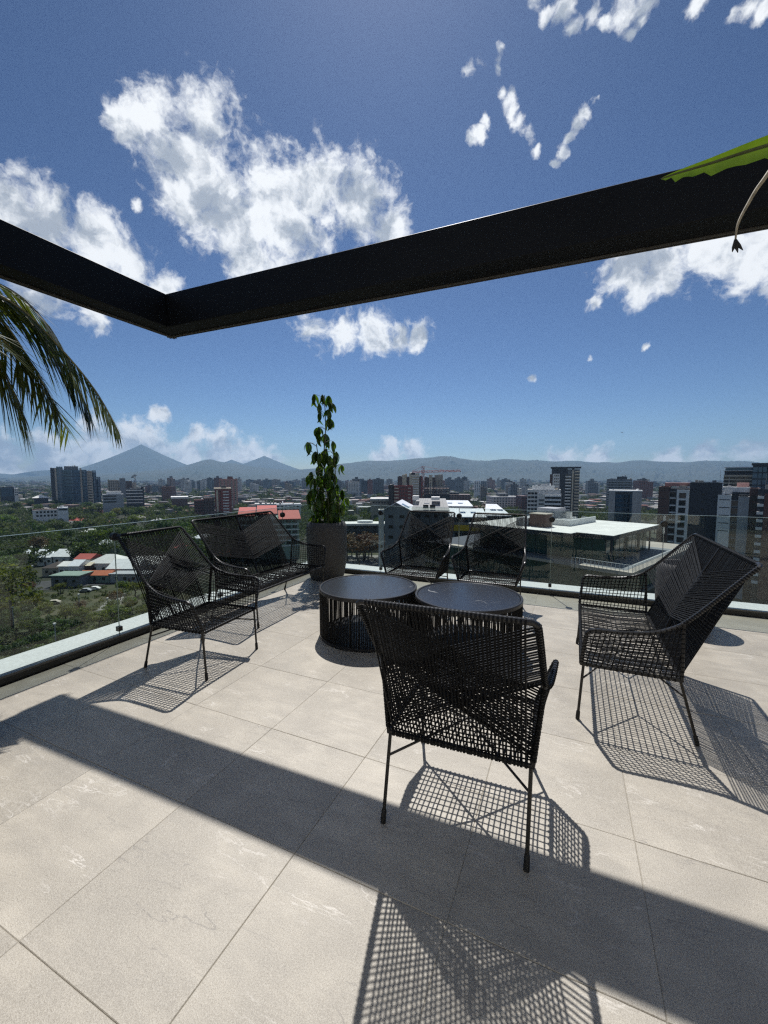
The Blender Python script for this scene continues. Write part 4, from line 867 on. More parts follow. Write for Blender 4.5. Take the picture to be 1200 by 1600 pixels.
# --- white stepped condominium and the dark tower behind it
r_, W, H = body('apartment_block', 'white stepped apartment block with balconies left of the dark tower', 824, 877, 762, 315, 22)
vol(r_, -W*.5, W*.48, 0, 22, 0, H-2, W_['white']); vol(r_, -W*.2, W*.5, -2, 18, 0, H-5, W_['white']); vol(r_, -W*.36, W*.30, 3, 18, H-1.95, H+.6, W_['paleroof'])
zs_ = [H-4.4-3.05*i for i in range(9)]; bands(r_, W*.02, W*.5, -2, [z-2.4 for z in zs_], .9, W_['paleroof'], 1.4); windows(r_, W*.42, zs_[1:], 4, 3.6, 1.7, -2, None, M['pane'], W*.05); windows(r_, W*.3, zs_, 3, 2.0, 1.6, 0, None, M['pane'], -W*.49); bands(r_, -W*.15, 0, -2, [z-2.4 for z in zs_[1:]], 1.0, W_['dark'], .6); roofbox(r_, -W*.1, W*.1, 6, 12, H+.6, 2, W_['grey'])
r_, W, H = body('apartment_tower', 'tall dark navy apartment tower with cream balcony column and orange base', 860, 907, 731.5, 412, 24, cat='tower')
k = W/47.0; X = lambda px: (px - 883.5)*k
vol(r_, X(862), X(887), 0, 24, 0, H, W_['dark']); vol(r_, X(887.2), X(906), 1, 24, 0, H-1.6, W_['midgrey']); b = MB(); b.box(X(860), X(908), -1, 25, H-.6 + .55, H+1.3); b.build('roof_slab', W_['dark'], r_)
vol(r_, X(864), X(875), -3, 6, 0, H-6, W_['white']); windows(r_, X(874)-X(866), floors(18, H-6, 3.0), 3, 1.0, 1.3, -3, None, M['pane'], X(866)); vol(r_, X(859.5), X(863.8), -2, 6, 0, H-6.5, W_['brown'])
zs_ = [H-7-3.0*i for i in range(15)]; bands(r_, X(884), X(893), 0, [H-9-3.0*i for i in range(14)], 1.2, W_['white'], 1.4); bands(r_, X(898.5), X(906), 1, [H-4-3.0*i for i in range(16)], 1.1, W_['cream'], 1.6); b = MB(); b.box(X(894.5), X(896.6), -.6, 1.02, 2, H-2); b.build('pilaster', W_['cream'], r_)
b = MB(); b.box(X(884), X(897), -1.9, .5, 0, H-44); b.build('orange_base', W_['orange'], r_)
windows(r_, X(906)-X(884), zs_, 5, 1.8, 1.6, -.02, None, M['pane'], X(884))
r_, W, H = body('apartment_block', 'grey block with many white floor bands right of the dark tower', 948, 988, 747, 560, 26)
vol(r_, -W*.5, W*.5, 0, 26, 0, H-2, W_['midgrey']); vol(r_, -W*.1, W*.3, 4, 20, H-1.98, H+1.5, W_['dark']); bands(r_, -W*.48, W*.48, 0, [H-5-3.3*i for i in range(9)], 1.1, W_['grey'], 1.2); windows(r_, W*.9, [H-6.4-3.3*i for i in range(8)], 7, 2.6, 1.4, 0, None, M['pane'], -W*.45)
r_, W, H = body('office_block', 'grey framed office block with dark glass centre right of the dark tower', 951, 1003, 769, 330, 20)
vol(r_, -W*.5, -W*.30, 0, 20, 0, H, W_['grey']); vol(r_, W*.22, W*.5, 0, 20, 0, H, W_['grey']); vol(r_, -W*.295, W*.215, .8, 20, 0, H-.3, W_['dark'], parapet=0); b = MB(); b.box(-W*.51, W*.51, -.3, 20.3, H+.55, H+1.4); b.build('roof_slab', W_['paleroof'], r_)
windows(r_, W*.5, floors(4, H-1.5, 3.6), 5, 4.2, 2.8, .8, None, M['bluepane'], -W*.29)
# --- brown / dark / grey trio on the right
r_, W, H = body('residential_complex', 'brown, white and navy apartment building right of the glass pavilion', 1028, 1128, 757, 170, 20)
k = W/100.0; X = lambda px: (px - 1078)*k; Z = lambda py: at(1078, py, 170).z - GZ
vol(r_, X(1028), X(1046), 0, 20, 0, Z(763), W_['brown']); vol(r_, X(1046.2), X(1058), .8, 20, 0, Z(763.5), W_['dark'], parapet=0); vol(r_, X(1058.2), X(1078), -.3, 18, 0, Z(767.5), W_['paleroof']); vol(r_, X(1078.2), X(1127), .5, 20, 0, Z(756), W_['dark']); b = MB(); b.box(X(1046.4), X(1078), 1.2, 20, Z(767)+.02, Z(763.4)); b.build('roof_slab', W_['dark'], r_)
zs_ = [Z(773+11.6*i) for i in range(9)]
windows(r_, X(1057)-X(1047), zs_, 1, 2.2, 2.1, .8, None, M['pane'], X(1047), W_['grey']); windows(r_, X(1074)-X(1061), [z-.4 for z in zs_], 1, 2.1, 2.0, -.3, None, M['pane'], X(1061), W_['midgrey']); bands(r_, X(1047), X(1057.6), .8, [z-1.75 for z in zs_], .35, W_['paleroof'], .5, 'ledge')
for q in range(6): b = MB(); b.box(X(1030), X(1041), -.06, .02, Z(767+13*q), Z(766.2+13*q)); b.build('groove', W_['dark'], r_)
windows(r_, X(1103)-X(1096), [Z(772+11.6*i) for i in range(5)], 1, .8, .9, .5, None, M['pane'], X(1096)); vol(r_, X(1036), X(1078), 9, 18, Z(763)+.6, Z(755), W_['pink'], 'plant_room', 0)
r_, W, H = body('residential_complex', 'light grey panelled apartment building at the right beside the navy block', 1121, 1187, 775, 160, 20)
k = W/66.0; X = lambda px: (px - 1154)*k; Z = lambda py: at(1154, py, 160).z - GZ
vol(r_, X(1121), X(1143), 0, 18, 0, Z(775), W_['paleroof'], parapet=.3); vol(r_, X(1143.2), X(1154), 1.0, 18, 0, Z(771), W_['dark'], parapet=0); vol(r_, X(1154.2), X(1171), -.2, 18, 0, Z(777), W_['grey'], parapet=.3); vol(r_, X(1171.2), X(1186), .8, 18, 0, Z(764), W_['brown'], parapet=.3); vol(r_, X(1127), X(1171), 5, 18, Z(775)+.35, Z(763), W_['paleroof'], 'attic', .3); vol(r_, X(1150), X(1170), 8, 16, Z(763)+.35, Z(755), W_['pink'], 'plant_room', 0)
for q in range(5): b = MB(); b.box(X(1124), X(1141), -.06, .02, Z(782+12.3*q), Z(780.8+12.3*q)); b.build('groove', W_['dark'], r_)
zs_ = [Z(787+12*i) for i in range(8)]; windows(r_, X(1153)-X(1144), zs_, 1, 2.0, 2.2, 1.0, None, M['pane'], X(1144), W_['grey']); windows(r_, X(1185)-X(1173), [Z(778+12*i) for i in range(9)], 2, 1.2, 2.0, .8, None, M['pane'], X(1173)); bands(r_, X(1143.5), X(1171), -.2, [Z(772.5)], .9, W_['dark'], .3, 'lintel')
r_, W, H = body('apartment_tower', 'cream apartment tower with dark penthouse behind the grey building', 1130, 1189, 731, 270, 22, cat='tower')
k = W/59.0; X = lambda px: (px - 1159.5)*k; Z = lambda py: at(1159, py, 270).z - GZ
vol(r_, X(1131), X(1188), 0, 22, 0, Z(742), W_['cream'], parapet=0); vol(r_, X(1132), X(1187), 1, 20, Z(742)+.02, Z(736), W_['dark'], parapet=0); b = MB(); b.box(X(1130), X(1189), -.6, 22, Z(736)+.02, Z(735)); b.build('roof_slab', W_['white'], r_); vol(r_, X(1133), X(1184), 2, 18, Z(735)+.02, Z(731), M['bluepane'], 'penthouse', 0); b = MB(); b.box(X(1131), X(1187), 0, 21, Z(731)+.02, Z(729.5)); b.build('roof_slab', W_['paleroof'], r_)
windows(r_, X(1186)-X(1133), [Z(746.5+5.6*i) for i in range(12)], 7, 3.2, 1.5, 0, None, M['pane'], X(1133))
r_, W, H = body('office_tower', 'dark glass office tower cut by the right edge', 1176, 1246, 723, 240, 24, cat='tower')
vol(r_, -W/2, W/2, 0, 24, 0, H-1.2, W_['dark'], parapet=0); b = MB(); b.box(-W/2-.6, W/2, -.8, 24, H-1.18, H); b.build('roof_slab', W_['dark'], r_); windows(r_, W*.96, floors(8, H-2, 3.7), 9, 2.5, 2.8, 0, None, M['bluepane'], -W*.48)
r_, W, H = body('apartment_block', 'dark red apartment block with white balconies at the right edge', 1184, 1250, 767, 150, 18)
vol(r_, -W/2, W/2, 0, 18, 0, H, W_['dark']); bands(r_, -W/2, -W*.34, 0, [H-3-2.9*i for i in range(12)], 1.0, W_['white'], 1.2); b = MB(); b.box(-W*.33, W*.1, -.4, .02, 2, H-1); b.build('brick_panel', W_['mutedbrick'], r_)

# --- the glass pavilion building just across the street
PC = on(958.7, 837.4, -7.6); e1 = Vector((.749,.662,0)).normalized(); e2 = Vector((-e1.y, e1.x, 0)); prz = math.atan2(e1.y, e1.x)
pav = empty('glass_pavilion', (PC.x, PC.y, GZ), prz, 'dark glass pavilion building with white flat roof and rooftop machines', 'building')   # local x along e1, y along e2
z0 = -7.6 - GZ; zs = -12.2 - GZ
b = MB(); b.prism([(0,0),(23,0),(23,26),(-2.2,26),(-2.2,5.6),(0,5.6)], z0-.05, z0+.02); b.build('roof', W_['white'], pav)
b = MB(); b.prism([(.06,.06),(22.9,.06),(22.9,25.9),(-2.1,25.9),(-2.1,5.7),(.06,5.7)], z0-.75, z0-.06); b.build('fascia', W_['dark'], pav)
b = MB(); b.box(-3.6, 32, -5.2+1.2, 4.8, zs-.55, zs); b.build('terrace_slab', wall('w_sand', (.40,.36,.31)), pav)
b = MB(); b.box(-2.4, 24, -2.8, 4.6, zs+.004, zs+.03); b.build('shaded_deck', W_['midgrey'], pav)  # deck coloured dark to stand for the shade over the slab
b = MB(); b.box(-3.0, 24.5, 4.85, 27, zs-.5, zs-.02); b.build('floor_slab', W_['midgrey'], pav)
b = MB(); b.box(1.2, 20.6, 1.6, 25.5, zs + .035, z0-.76); b.build('core_wall', W_['dark'], pav)
def curtain2(p, q, z_a, z_b, n, material, parent, mull=.07):
    p = Vector(p); q = Vector(q); d = (q-p)/n; ang = math.atan2(d.y, d.x); me = winmesh(d.length - mull, z_b - z_a - .1, .04, material); mm = winmesh(mull*.9, z_b - z_a, .09, W_['dark'])
    for i in range(n):
        c = p + d*(i+.5); link(me, 'pane', parent, (c.x, c.y, (z_a+z_b)/2), ang); c = p + d*i; link(mm, 'mullion', parent, (c.x, c.y, (z_a+z_b)/2), ang)
curtain2((.95,1.45),(20.8,1.45), zs+.04, z0-.78, 10, M['greenpane'], pav)
curtain2((1.0,25.3),(1.0,1.45), zs+.04, z0-.78, 12, M['greenpane'], pav)
for x in (.9, 6.8, 13, 19.4): b = MB(); b.tube([(x,.5,zs),(x,.5,z0-.74)], .14, 8); b.build('column', W_['dark'], pav)
# balustrade of thin bars along the slab
bal = MB(); bal.box(-3.5, 31.9, -3.95, -3.88, zs+1.02, zs+1.08); bal.box(-3.55, -3.48, -3.9, 4.7, zs+1.02, zs+1.08); bal.build('handrail', W_['paleroof'], pav)
barm = MB(); barm.box(-.03,.03,-.03,.03,0,1.02); barm = barm.mesh('baluster', W_['paleroof'])
for i in range(60): link(barm, 'baluster', pav, (-3.4 + i*.597, -3.915, zs))
for i in range(15): link(barm, 'baluster', pav, (-3.515, -3.4 + i*.58, zs))
# storeys below
b = MB(); b.box(-1.5, 30, -2.4, 38, 0, zs-.56); b.build('wall', W_['dark'], pav)
curtain2((-1.6,38),(-1.6,-2.45), zs-4.4, zs-.6, 20, M['greenpane'], pav); curtain2((-1.55,-2.5),(30,-2.5), zs-4.4, zs-.6, 14, M['greenpane'], pav)
b = MB(); b.box(-2.0, 30, -2.9, 38, zs-4.9, zs-4.45); b.build('floor_slab', W_['midgrey'], pav)
curtain2((-1.6,38),(-1.6,-2.45), zs-8.8, zs-4.95, 20, M['greenpane'], pav); b = MB(); b.box(-2.0, 30, -2.9, 38, zs-9.3, zs-8.85); b.build('floor_slab', W_['midgrey'], pav)
curtain2((-1.6,38),(-1.6,-2.45), zs-13.2, zs-9.35, 20, M['greenpane'], pav)
b = MB(); b.box(-3.2, -1.65, 8, 30, zs-.5, zs-.1); b.build('entrance_canopy', W_['tan'], pav)
# rooftop machines
mk = empty('rooftop_machinery', (PC.x, PC.y, -7.58), prz, 'cluster of white air handling machines on the pavilion roof', 'machinery')
rm = random.Random(5)
b = MB(); b.box(7.2, 19.2, 10.2, 10.5, 0, 1.1); b.box(7.2, 7.5, 10.5, 19, 0, 1.1); b.build('screen_wall', W_['paleroof'], mk)
for i in range(22):
    x, y = rm.uniform(8.4,18), rm.uniform(11.4,19); w_, d_, h_ = rm.uniform(.6,1.5), rm.uniform(.6,1.3), rm.uniform(.7,1.9); b = MB(); b.box(x-w_/2, x+w_/2, y-d_/2, y+d_/2, 0, h_); c_ = b.build('machine_unit', rm.choice([W_['white'], W_['paleroof'], W_['grey']]), mk)
    f = MB(); f.lathe([(min(w_,d_)*.38,h_+.01),(min(w_,d_)*.40,h_+.14),(.05,h_+.14)], 12, (x,y)); f.build('fan', W_['midgrey'], c_)
for i in range(7):
    y = rm.uniform(11,18.5); b = MB(); b.tube([(7.8,y,.5),(12,y+.3,.6),(17.5,y,.5)], .12, 6); b.build('pipe', W_['metal'], mk)
b = MB(); b.box(12.5, 17, 15.5, 19.4, 0, 2.7); b.build('plant_house', W_['grey'], mk)
sh = empty('roof_shed', (PC.x, PC.y, -7.58), prz, 'small brown box on the pavilion roof left of the machines', 'shed'); b = MB(); b.box(1.9, 4.6, 12.1, 15.2, 0, 2.3); b.build('wall', W_['brown'], sh); b = MB(); b.box(1.8, 4.7, 12.0, 15.3, 2.31, 2.45); b.build('roof', W_['tan'], sh); b = MB(); b.box(1.5, 5.5, 15.4, 17.6, 0, 1.5); b.build('plinth', W_['grey'], sh)

# ------------------------------------------------------------------ houses on the left
def house(label, x0, x1, ybase, hwall, hroof, dep, roofm, wallm='white', rz=0, Yo=0, flat=False, hip=False):
    p = on((x0+x1)/2, ybase, GZ); Wd = (x1-x0)/FPX*p.y; Wd *= 1.0
    root = empty('house', (p.x, p.y, GZ), R(rz), label, 'house', 'low houses beyond the left railing')
    b = MB(); b.box(-Wd/2, Wd/2, 0, dep, 0, hwall); b.build('wall', W_[wallm], root)
    o = .5
    if flat: b = MB(); b.box(-Wd/2-o, Wd/2+o, -o, dep+o, hwall+.01, hwall+.5); b.build('roof', W_[roofm], root)
    else:
        x_0, x_1 = -Wd/2-o, Wd/2+o; m_ = dep/2; ins = dep*.45 if hip else 0
        b = MB(); b.add([(x_0,-o,hwall),(x_1,-o,hwall),(x_1,dep+o,hwall),(x_0,dep+o,hwall),(x_0+ins,m_,hwall+hroof),(x_1-ins,m_,hwall+hroof)], [(0,1,5,4),(2,3,4,5),(1,2,5),(3,0,4),(0,3,2,1)]); b.build('roof', W_[roofm], root)
    nw = max(2, int(Wd/4)); windows(root, Wd*.9, [hwall*.55], nw, 1.4, 1.3, 0, None, M['pane'], -Wd*.45)
    b = MB(); b.box(-.5,.5,-.05,.02,0,2.1); b.build('door', W_['brown'], root); return root
house('pale hipped roof house at the far left edge of the roofs', 20, 62, 868, 4, 2.6, 12, 'paleroof', hip=True)
house('small white gabled house behind the front roofs', 34, 66, 878, 4, 2.4, 10, 'metal')
house('white hip roofed house left of the dark tree', 58, 84, 884, 4.6, 2.4, 11, 'metal', hip=True)
house('white house with grey gable facing the street, left of the dark tree', 82, 118, 884, 5.0, 3.2, 12, 'paleroof', 'white')
house('white roof just above the dark tree, under the railing line', 155, 174, 862, 4.5, 2.6, 10, 'metal')
house('dark brown roofed house in the front row', 66, 93, 901, 4.2, 2.2, 10, 'darkroof', 'tan', hip=True)
house('small white roofed annex beside the brown roofed house', 92, 110, 902, 5.4, 1.6, 8, 'white')
house('narrow white gabled house between annex and red roof', 108, 124, 904, 6.0, 2.2, 9, 'metal')
house('dull red roofed house behind the orange roof', 118, 142, 893, 6.4, 2.0, 9, 'redroof', 'tan')
house('cream roofed house with dark openings behind the orange awning', 121, 142, 901, 5.4, 1.4, 8, 'cream', 'brown')
house('long curved white roofed house in the middle of the row', 139, 185, 899, 6.0, 3.4, 12, 'white', hip=True)
house('big white roofed house near the armchair back', 168, 214, 905, 5.0, 3.4, 13, 'paleroof', 'grey')
house('white roofed house partly hidden by the rope armchair', 205, 250, 897, 5, 3.0, 12, 'white', 'white')
house('shop front with orange tiled awning facing the street', 124, 172, 911, 3.6, 1.6, 6, 'terracotta', 'green')
house('flat roofed green grey shop with dark doorway, left end of the street', 80, 125, 917, 4.6, 0, 8, 'green', 'midgrey', flat=True)
house('long grey street wall building under the white roofs', 172, 232, 911, 3.8, 0, 6, 'grey', 'grey', flat=True)
for lab, x0, x1, yb, rf in (('reddish roofed house between trees right of the white villa', 106, 128, 820, 'redroof'), ('cream house with terracotta roof among the left trees', 164, 182, 824, 'terracotta'), ('low white house among bushes in the left woods', 125, 150, 840, 'white'), ('grey roofed house on the lane above the railing line', 140, 160, 846, 'greyroof'),
    ('tiny white house above the rope armchair back', 207, 222, 816, 'white'), ('second tiny white house above the rope armchair back', 235, 248, 820, 'paleroof'), ('pink roofed house behind the left armchair', 268, 300, 868, 'redroof'), ('white roofed house behind the left loveseat top', 300, 330, 850, 'metal'), ('dull red house seen through the loveseat cords', 330, 360, 880, 'terracotta')):
    house(lab, x0, x1, yb, 4.2, 2.4, 10, rf, 'white', hip=True)

# ------------------------------------------------------------------ trees
M['leaf_a'] = leafmat('foliage_dark', (.028,.056,.012), (.060,.100,.020), .40, .6, .5)
M['leaf_b'] = leafmat('foliage_mid', (.048,.088,.015), (.095,.135,.026), .42, .6, .5)
M['leaf_c'] = leafmat('foliage_olive', (.065,.085,.018), (.12,.13,.028), .42, .6, .5)
M['leaf_r'] = leafmat('foliage_rust', (.070,.050,.020), (.12,.062,.022), .22, .7, .5)
def crown_mesh(seed, Rx, Rz, n, ls, material, flat=False, lobes=11):
    r = np.random.default_rng(seed); L = []
    for i in range(lobes):
        a = r.uniform(0, 2*math.pi); q = math.sqrt(r.uniform(0, 1))*.66; L.append((q*math.cos(a)*Rx, q*math.sin(a)*Rx, r.uniform(-.4, .62)*Rz*(1-.4*q), r.uniform(.30,.52)*Rx))
    vs_ = np.zeros((n*4,3)); c = r.integers(0, lobes, n); d = r.normal(size=(n,3)); d /= np.linalg.norm(d, axis=1)[:,None]; rad = r.uniform(.55,1.05,n)
    Lx = np.array(L); p = Lx[c,:3] + d*(Lx[c,3]*rad)[:,None]*np.array([1,1,(.55 if flat else .8)])
    a = r.normal(size=(n,3)); a /= np.linalg.norm(a, axis=1)[:,None]; b = np.cross(a, d + .3*r.normal(size=(n,3))); b /= np.linalg.norm(b, axis=1)[:,None]; s = ls*r.uniform(.6,1.3,n)[:,None]
    a2 = np.cross(b, d); a2 /= np.maximum(np.linalg.norm(a2, axis=1), 1e-6)[:,None]; a = .75*a2 + .4*a
    vs_[0::4] = p - a*s; vs_[1::4] = p + b*s*.6; vs_[2::4] = p + a*s; vs_[3::4] = p - b*s*.6
    me = bpy.data.meshes.new('crown'); me.from_pydata(vs_.tolist(), [], [(4*i,4*i+1,4*i+2,4*i+3) for i in range(n)]); me.materials.append(material); me.update(); return me, L
def trunk_mesh(h, r0, L, seed):
    r = random.Random(seed); m = MB(); m.tube([(0,0,-.3),(r.uniform(-.1,.1),0,h*.5),(0,r.uniform(-.2,.2),h)], [r0, r0*.8, r0*.6], 6)
    for l in r.sample(L, min(5, len(L))): m.tube([(0,0,h*.85),(l[0]*.5,l[1]*.5,h+(l[2])*.4+.6),(l[0],l[1],h+1.2+l[2])], [r0*.5,r0*.35,r0*.12], 5)
    return m.mesh('trunk', M['bark'], True)
KINDS = []
for i, (mt, Rx, Rz, h, n, flat) in enumerate((('leaf_a',4.2,3.6,3.4,1500,0),('leaf_a',5.0,3.8,3.2,1700,0),('leaf_b',4.0,3.2,3.2,1400,0),('leaf_b',5.4,3.4,3.6,1700,1),('leaf_c',4.2,3.0,3.0,1200,1),('leaf_r',3.6,3.4,3.6,900,0),('leaf_a',2.2,5.2,3.0,1000,0),('leaf_c',6.2,2.6,6.0,1500,1))):
    cm_, L = crown_mesh(40+i, Rx, Rz, n, .42, M[mt], flat); KINDS.append((cm_, trunk_mesh(h, .28, L, i), h + Rz*.45, h))
KIND_WORDS = ['dark green rounded tree', 'broad dark green tree', 'mid green leafy tree', 'wide mid green tree', 'olive green airy tree', 'rust brown thin tree', 'tall narrow dark tree', 'flat topped spreading tree']
def tree(kind, p, s, label, group):
    cm_, tm_, zc, _ = KINDS[kind]; root = empty('tree', p, random.uniform(0, 6.28), label, 'tree', group); root.scale = (s*random.uniform(.92,1.08), s*random.uniform(.92,1.08), s)
    link(cm_, 'crown', root, (0,0,zc)); link(tm_, 'trunk', root); return root
def park(n, xr, yr, kinds, sr, where, seed, minsep=4.0, avoid=()):
    r = random.Random(seed); placed = []; tries = 0
    while len(placed) < n and tries < n*40:
        tries += 1; px, py = r.uniform(*xr), r.uniform(*yr); p = on(px, py, GZ)
        if any((p - q).length < minsep for q in placed): continue
        if any(a[0] < px < a[1] and a[2] < py < a[3] for a in avoid): continue
        placed.append(p); k = r.choice(kinds); tree(k, p, r.uniform(*sr), KIND_WORDS[k] + ' ' + where, 'trees ' + where)
HA = ((15,260,862,926),)
park(46, (-30,330), (812,856), [0,0,1,1,2,3], (1.15,1.75), 'in the woods above the left railing', 1, 7)
park(34, (-20,300), (796,812), [0,1,1,2,4], (1.25,1.8), 'in the far left woods', 2, 9)
park(16, (-60,240), (868,925), [0,1,2,3], (.9,1.3), 'among the low left houses', 3, 6, HA)
park(44, (-60,250), (926,990), [2,3,4,4,5,0], (.55,1.0), 'on the lawn below the railing', 4, 4.5)
park(26, (-60,120), (985,1035), [0,2,1], (.45,.7), 'in the lower left bushes', 5, 3)
tree(7, on(20, 985, GZ), 2.0, 'big spreading olive tree at the lower left behind the glass', None); tree(7, on(-30, 968, GZ), 1.8, 'second big spreading tree cut by the left edge', None)
tree(0, on(126, 884, GZ), 1.75, 'large dark tree standing among the white roofs', None); tree(5, on(64, 872, GZ), 1.7, 'rust tinged tree left of the large dark tree', None); tree(1, on(34, 930, GZ), 1.3, 'dark tree left of the street shop', None)
park(20, (536,604), (800,846), [0,1,0,2], (1.0,1.5), 'between planter and gabled building', 6, 7)
park(16, (536,600), (868,884), [5,5,5,2], (1.5,2.1), 'below the white canopy building', 7, 3.4)
park(26, (880,1030), (806,838), [0,1,2,2,4], (1.0,1.5), 'behind the pavilion roof', 8, 7)
park(10, (820,870), (812,830), [0,2,3], (.8,1.1), 'below the white stepped block', 9, 6)
park(8, (1185,1260), (860,920), [0,2], (.6,.9), 'below the right hand towers', 10, 5)
park(20, (370,540), (800,830), [0,1,2,3], (1.0,1.5), 'around the red roofed building', 12, 8)

# far woods and far low houses, too many and too small to count
def far_trees():
    r = np.random.default_rng(77); V = []; n = 0
    for _ in range(5600):
        Y = 215*math.exp(r.uniform(0, 2.9)**1.0); x = r.uniform(-1.02, 1.02)*Y
        if (x > -30 and Y < 420) or (Y < 265 and x > -80 and x < 0): continue
        s = r.uniform(3.2,6.2)*(1 + Y/4500); k = max(24, int(110*500/Y)) if Y > 500 else 110
        p = r.normal(size=(k,3)); p /= np.linalg.norm(p, axis=1)[:,None]; p = p*r.uniform(.55,1.0,(k,1))*np.array([s,s,s*.75]) + np.array([x,Y,GZ + s*.95])
        a = r.normal(size=(k,3)); b = r.normal(size=(k,3)); q = s*(.19 if k > 60 else .30)
        a = a/np.linalg.norm(a, axis=1)[:,None]*q; b = b/np.linalg.norm(b, axis=1)[:,None]*q
        w = np.empty((k*4,3)); w[0::4] = p-a-b*.4; w[1::4] = p+b*.6; w[2::4] = p+a; w[3::4] = p-b*.6; V.append(w); n += k
    V = np.concatenate(V); me = bpy.data.meshes.new('far_woods'); me.vertices.add(len(V)); me.vertices.foreach_set('co', V.ravel())
    me.loops.add(n*4); me.loops.foreach_set('vertex_index', np.arange(n*4)); me.polygons.add(n); me.polygons.foreach_set('loop_start', np.arange(0, n*4, 4)); me.update(); me.validate()
    m = leafmat('far_foliage', (.022,.042,.012), (.065,.088,.024), .34, .8, .03, rand=False); me.materials.append(m); return tag(link(me, 'far_woods'), 'dark far off woods spread between the city blocks', 'woods', None, 'stuff')
far_trees()
def shrubs():
    r = np.random.default_rng(5); V = []; n = 0
    for _ in range(760):
        p0 = on(r.uniform(-80,250), r.uniform(918,1030), GZ); s_ = r.uniform(.5,1.7); k = 26
        p = r.normal(size=(k,3)); p /= np.linalg.norm(p, axis=1)[:,None]; p = p*r.uniform(.4,1.,(k,1))*np.array([s_,s_,s_*.6]) + np.array([p0.x,p0.y,GZ+s_*.4])
        a = r.normal(size=(k,3)); b = r.normal(size=(k,3)); q = s_*.32; a = a/np.linalg.norm(a, axis=1)[:,None]*q; b = b/np.linalg.norm(b, axis=1)[:,None]*q
        w = np.empty((k*4,3)); w[0::4] = p-a; w[1::4] = p+b*.6; w[2::4] = p+a; w[3::4] = p-b*.6; V.append(w); n += k
    V = np.concatenate(V); me = bpy.data.meshes.new('shrubs'); me.from_pydata(V.tolist(), [], [(4*i,4*i+1,4*i+2,4*i+3) for i in range(n)])
    me.materials.append(leafmat('shrub_leaf', (.028,.055,.012), (.095,.11,.028), .4, .7, .06, rand=False)); me.update(); return tag(link(me, 'shrubs'), 'low shrubs and ground cover on the lawn below the railing', 'shrubs', None, 'stuff')
shrubs()
def vcol_mat(name, rough=.8, windows_=None):
    m = bpy.data.materials.new(name); m.use_nodes = True; nt = m.node_tree; b = nt.nodes['Principled BSDF']; N = nt.nodes.new; L = nt.links.new; b.inputs['Roughness'].default_value = rough
    a = N('ShaderNodeAttribute'); a.attribute_name = 'tint'
    L(a.outputs['Color'], b.inputs['Base Color']); return m
def far_houses():
    r = np.random.default_rng(78); V = []; F = []; C = []; nb = 0
    pal = [(.50,.48,.45),(.34,.31,.27),(.25,.10,.075),(.30,.30,.30),(.20,.14,.12),(.30,.27,.23),(.55,.55,.54),(.14,.14,.15)]
    for _ in range(2600):
        Y = 520*math.exp(r.uniform(0, 2.55)); x = r.uniform(-1.02,1.02)*Y; g = 1 + Y/2600; w, d, h = r.uniform(7,16)*g, r.uniform(7,14)*g, r.uniform(3.5,9)*(1 + Y/6000); z = GZ
        if Y > 5200: z = GZ + (Y - 5200)/1400*40*r.uniform(.3,1)
        ca = r.uniform(-.4,.4); c, s = math.cos(ca), math.sin(ca); b = len(V)
        for zz in (z-2, z+h):
            for a, e in ((-1,-1),(1,-1),(1,1),(-1,1)): V.append((x + c*a*w/2 - s*e*d/2, Y + s*a*w/2 + c*e*d/2, zz))
        F += [(b,b+1,b+5,b+4),(b+1,b+2,b+6,b+5),(b+2,b+3,b+7,b+6),(b+3,b,b+4,b+7),(b+4,b+5,b+6,b+7)]; col = pal[r.integers(0,len(pal))]; top = pal[r.choice([0,2,3,4,6,7])]; C += [col]*4 + [top]
    me = bpy.data.meshes.new('far_houses'); me.from_pydata(V, [], F); at_ = me.attributes.new('tint', 'FLOAT_COLOR', 'FACE'); at_.data.foreach_set('color', np.array([(*c,1) for c in C]).ravel()); me.materials.append(vcol_mat('far_house')); me.update()
    return tag(link(me, 'far_houses'), 'sea of tiny low houses filling the hazy plain', 'houses', None, 'stuff')
far_houses()
# distant towers of the skyline, each its own thing
def far_mat(name, c, wc, sx, sz):
    m = bpy.data.materials.new(name); m.use_nodes = True; nt = m.node_tree; b = nt.nodes['Principled BSDF']; N = nt.nodes.new; L = nt.links.new
    t = N('ShaderNodeTexCoord'); s = N('ShaderNodeSeparateXYZ'); L(t.outputs['Object'], s.inputs[0])
    def saw(o, k, th, add=None):
        a = N('ShaderNodeMath'); a.operation = 'MULTIPLY'; a.inputs[1].default_value = k; L(o, a.inputs[0]); f = N('ShaderNodeMath'); f.operation = 'FRACT'; L(a.outputs[0], f.inputs[0]); g_ = N('ShaderNodeMath'); g_.operation = 'GREATER_THAN'; g_.inputs[1].default_value = th; L(f.outputs[0], g_.inputs[0]); return g_.outputs[0]
    ad = N('ShaderNodeMath'); L(s.outputs['X'], ad.inputs[0]); L(s.outputs['Y'], ad.inputs[1])
    k = N('ShaderNodeMath'); k.operation = 'MULTIPLY'; L(saw(ad.outputs[0], sx, .42), k.inputs[0]); L(saw(s.outputs['Z'], sz, .45), k.inputs[1])
    x = N('ShaderNodeMix'); x.data_type = 'RGBA'; L(k.outputs[0], x.inputs['Factor']); x.inputs['A'].default_value = (*c,1); x.inputs['B'].default_value = (*wc,1); L(x.outputs['Result'], b.inputs['Base Color']); b.inputs['Roughness'].default_value = .6; return objrand(m, .3, .015)
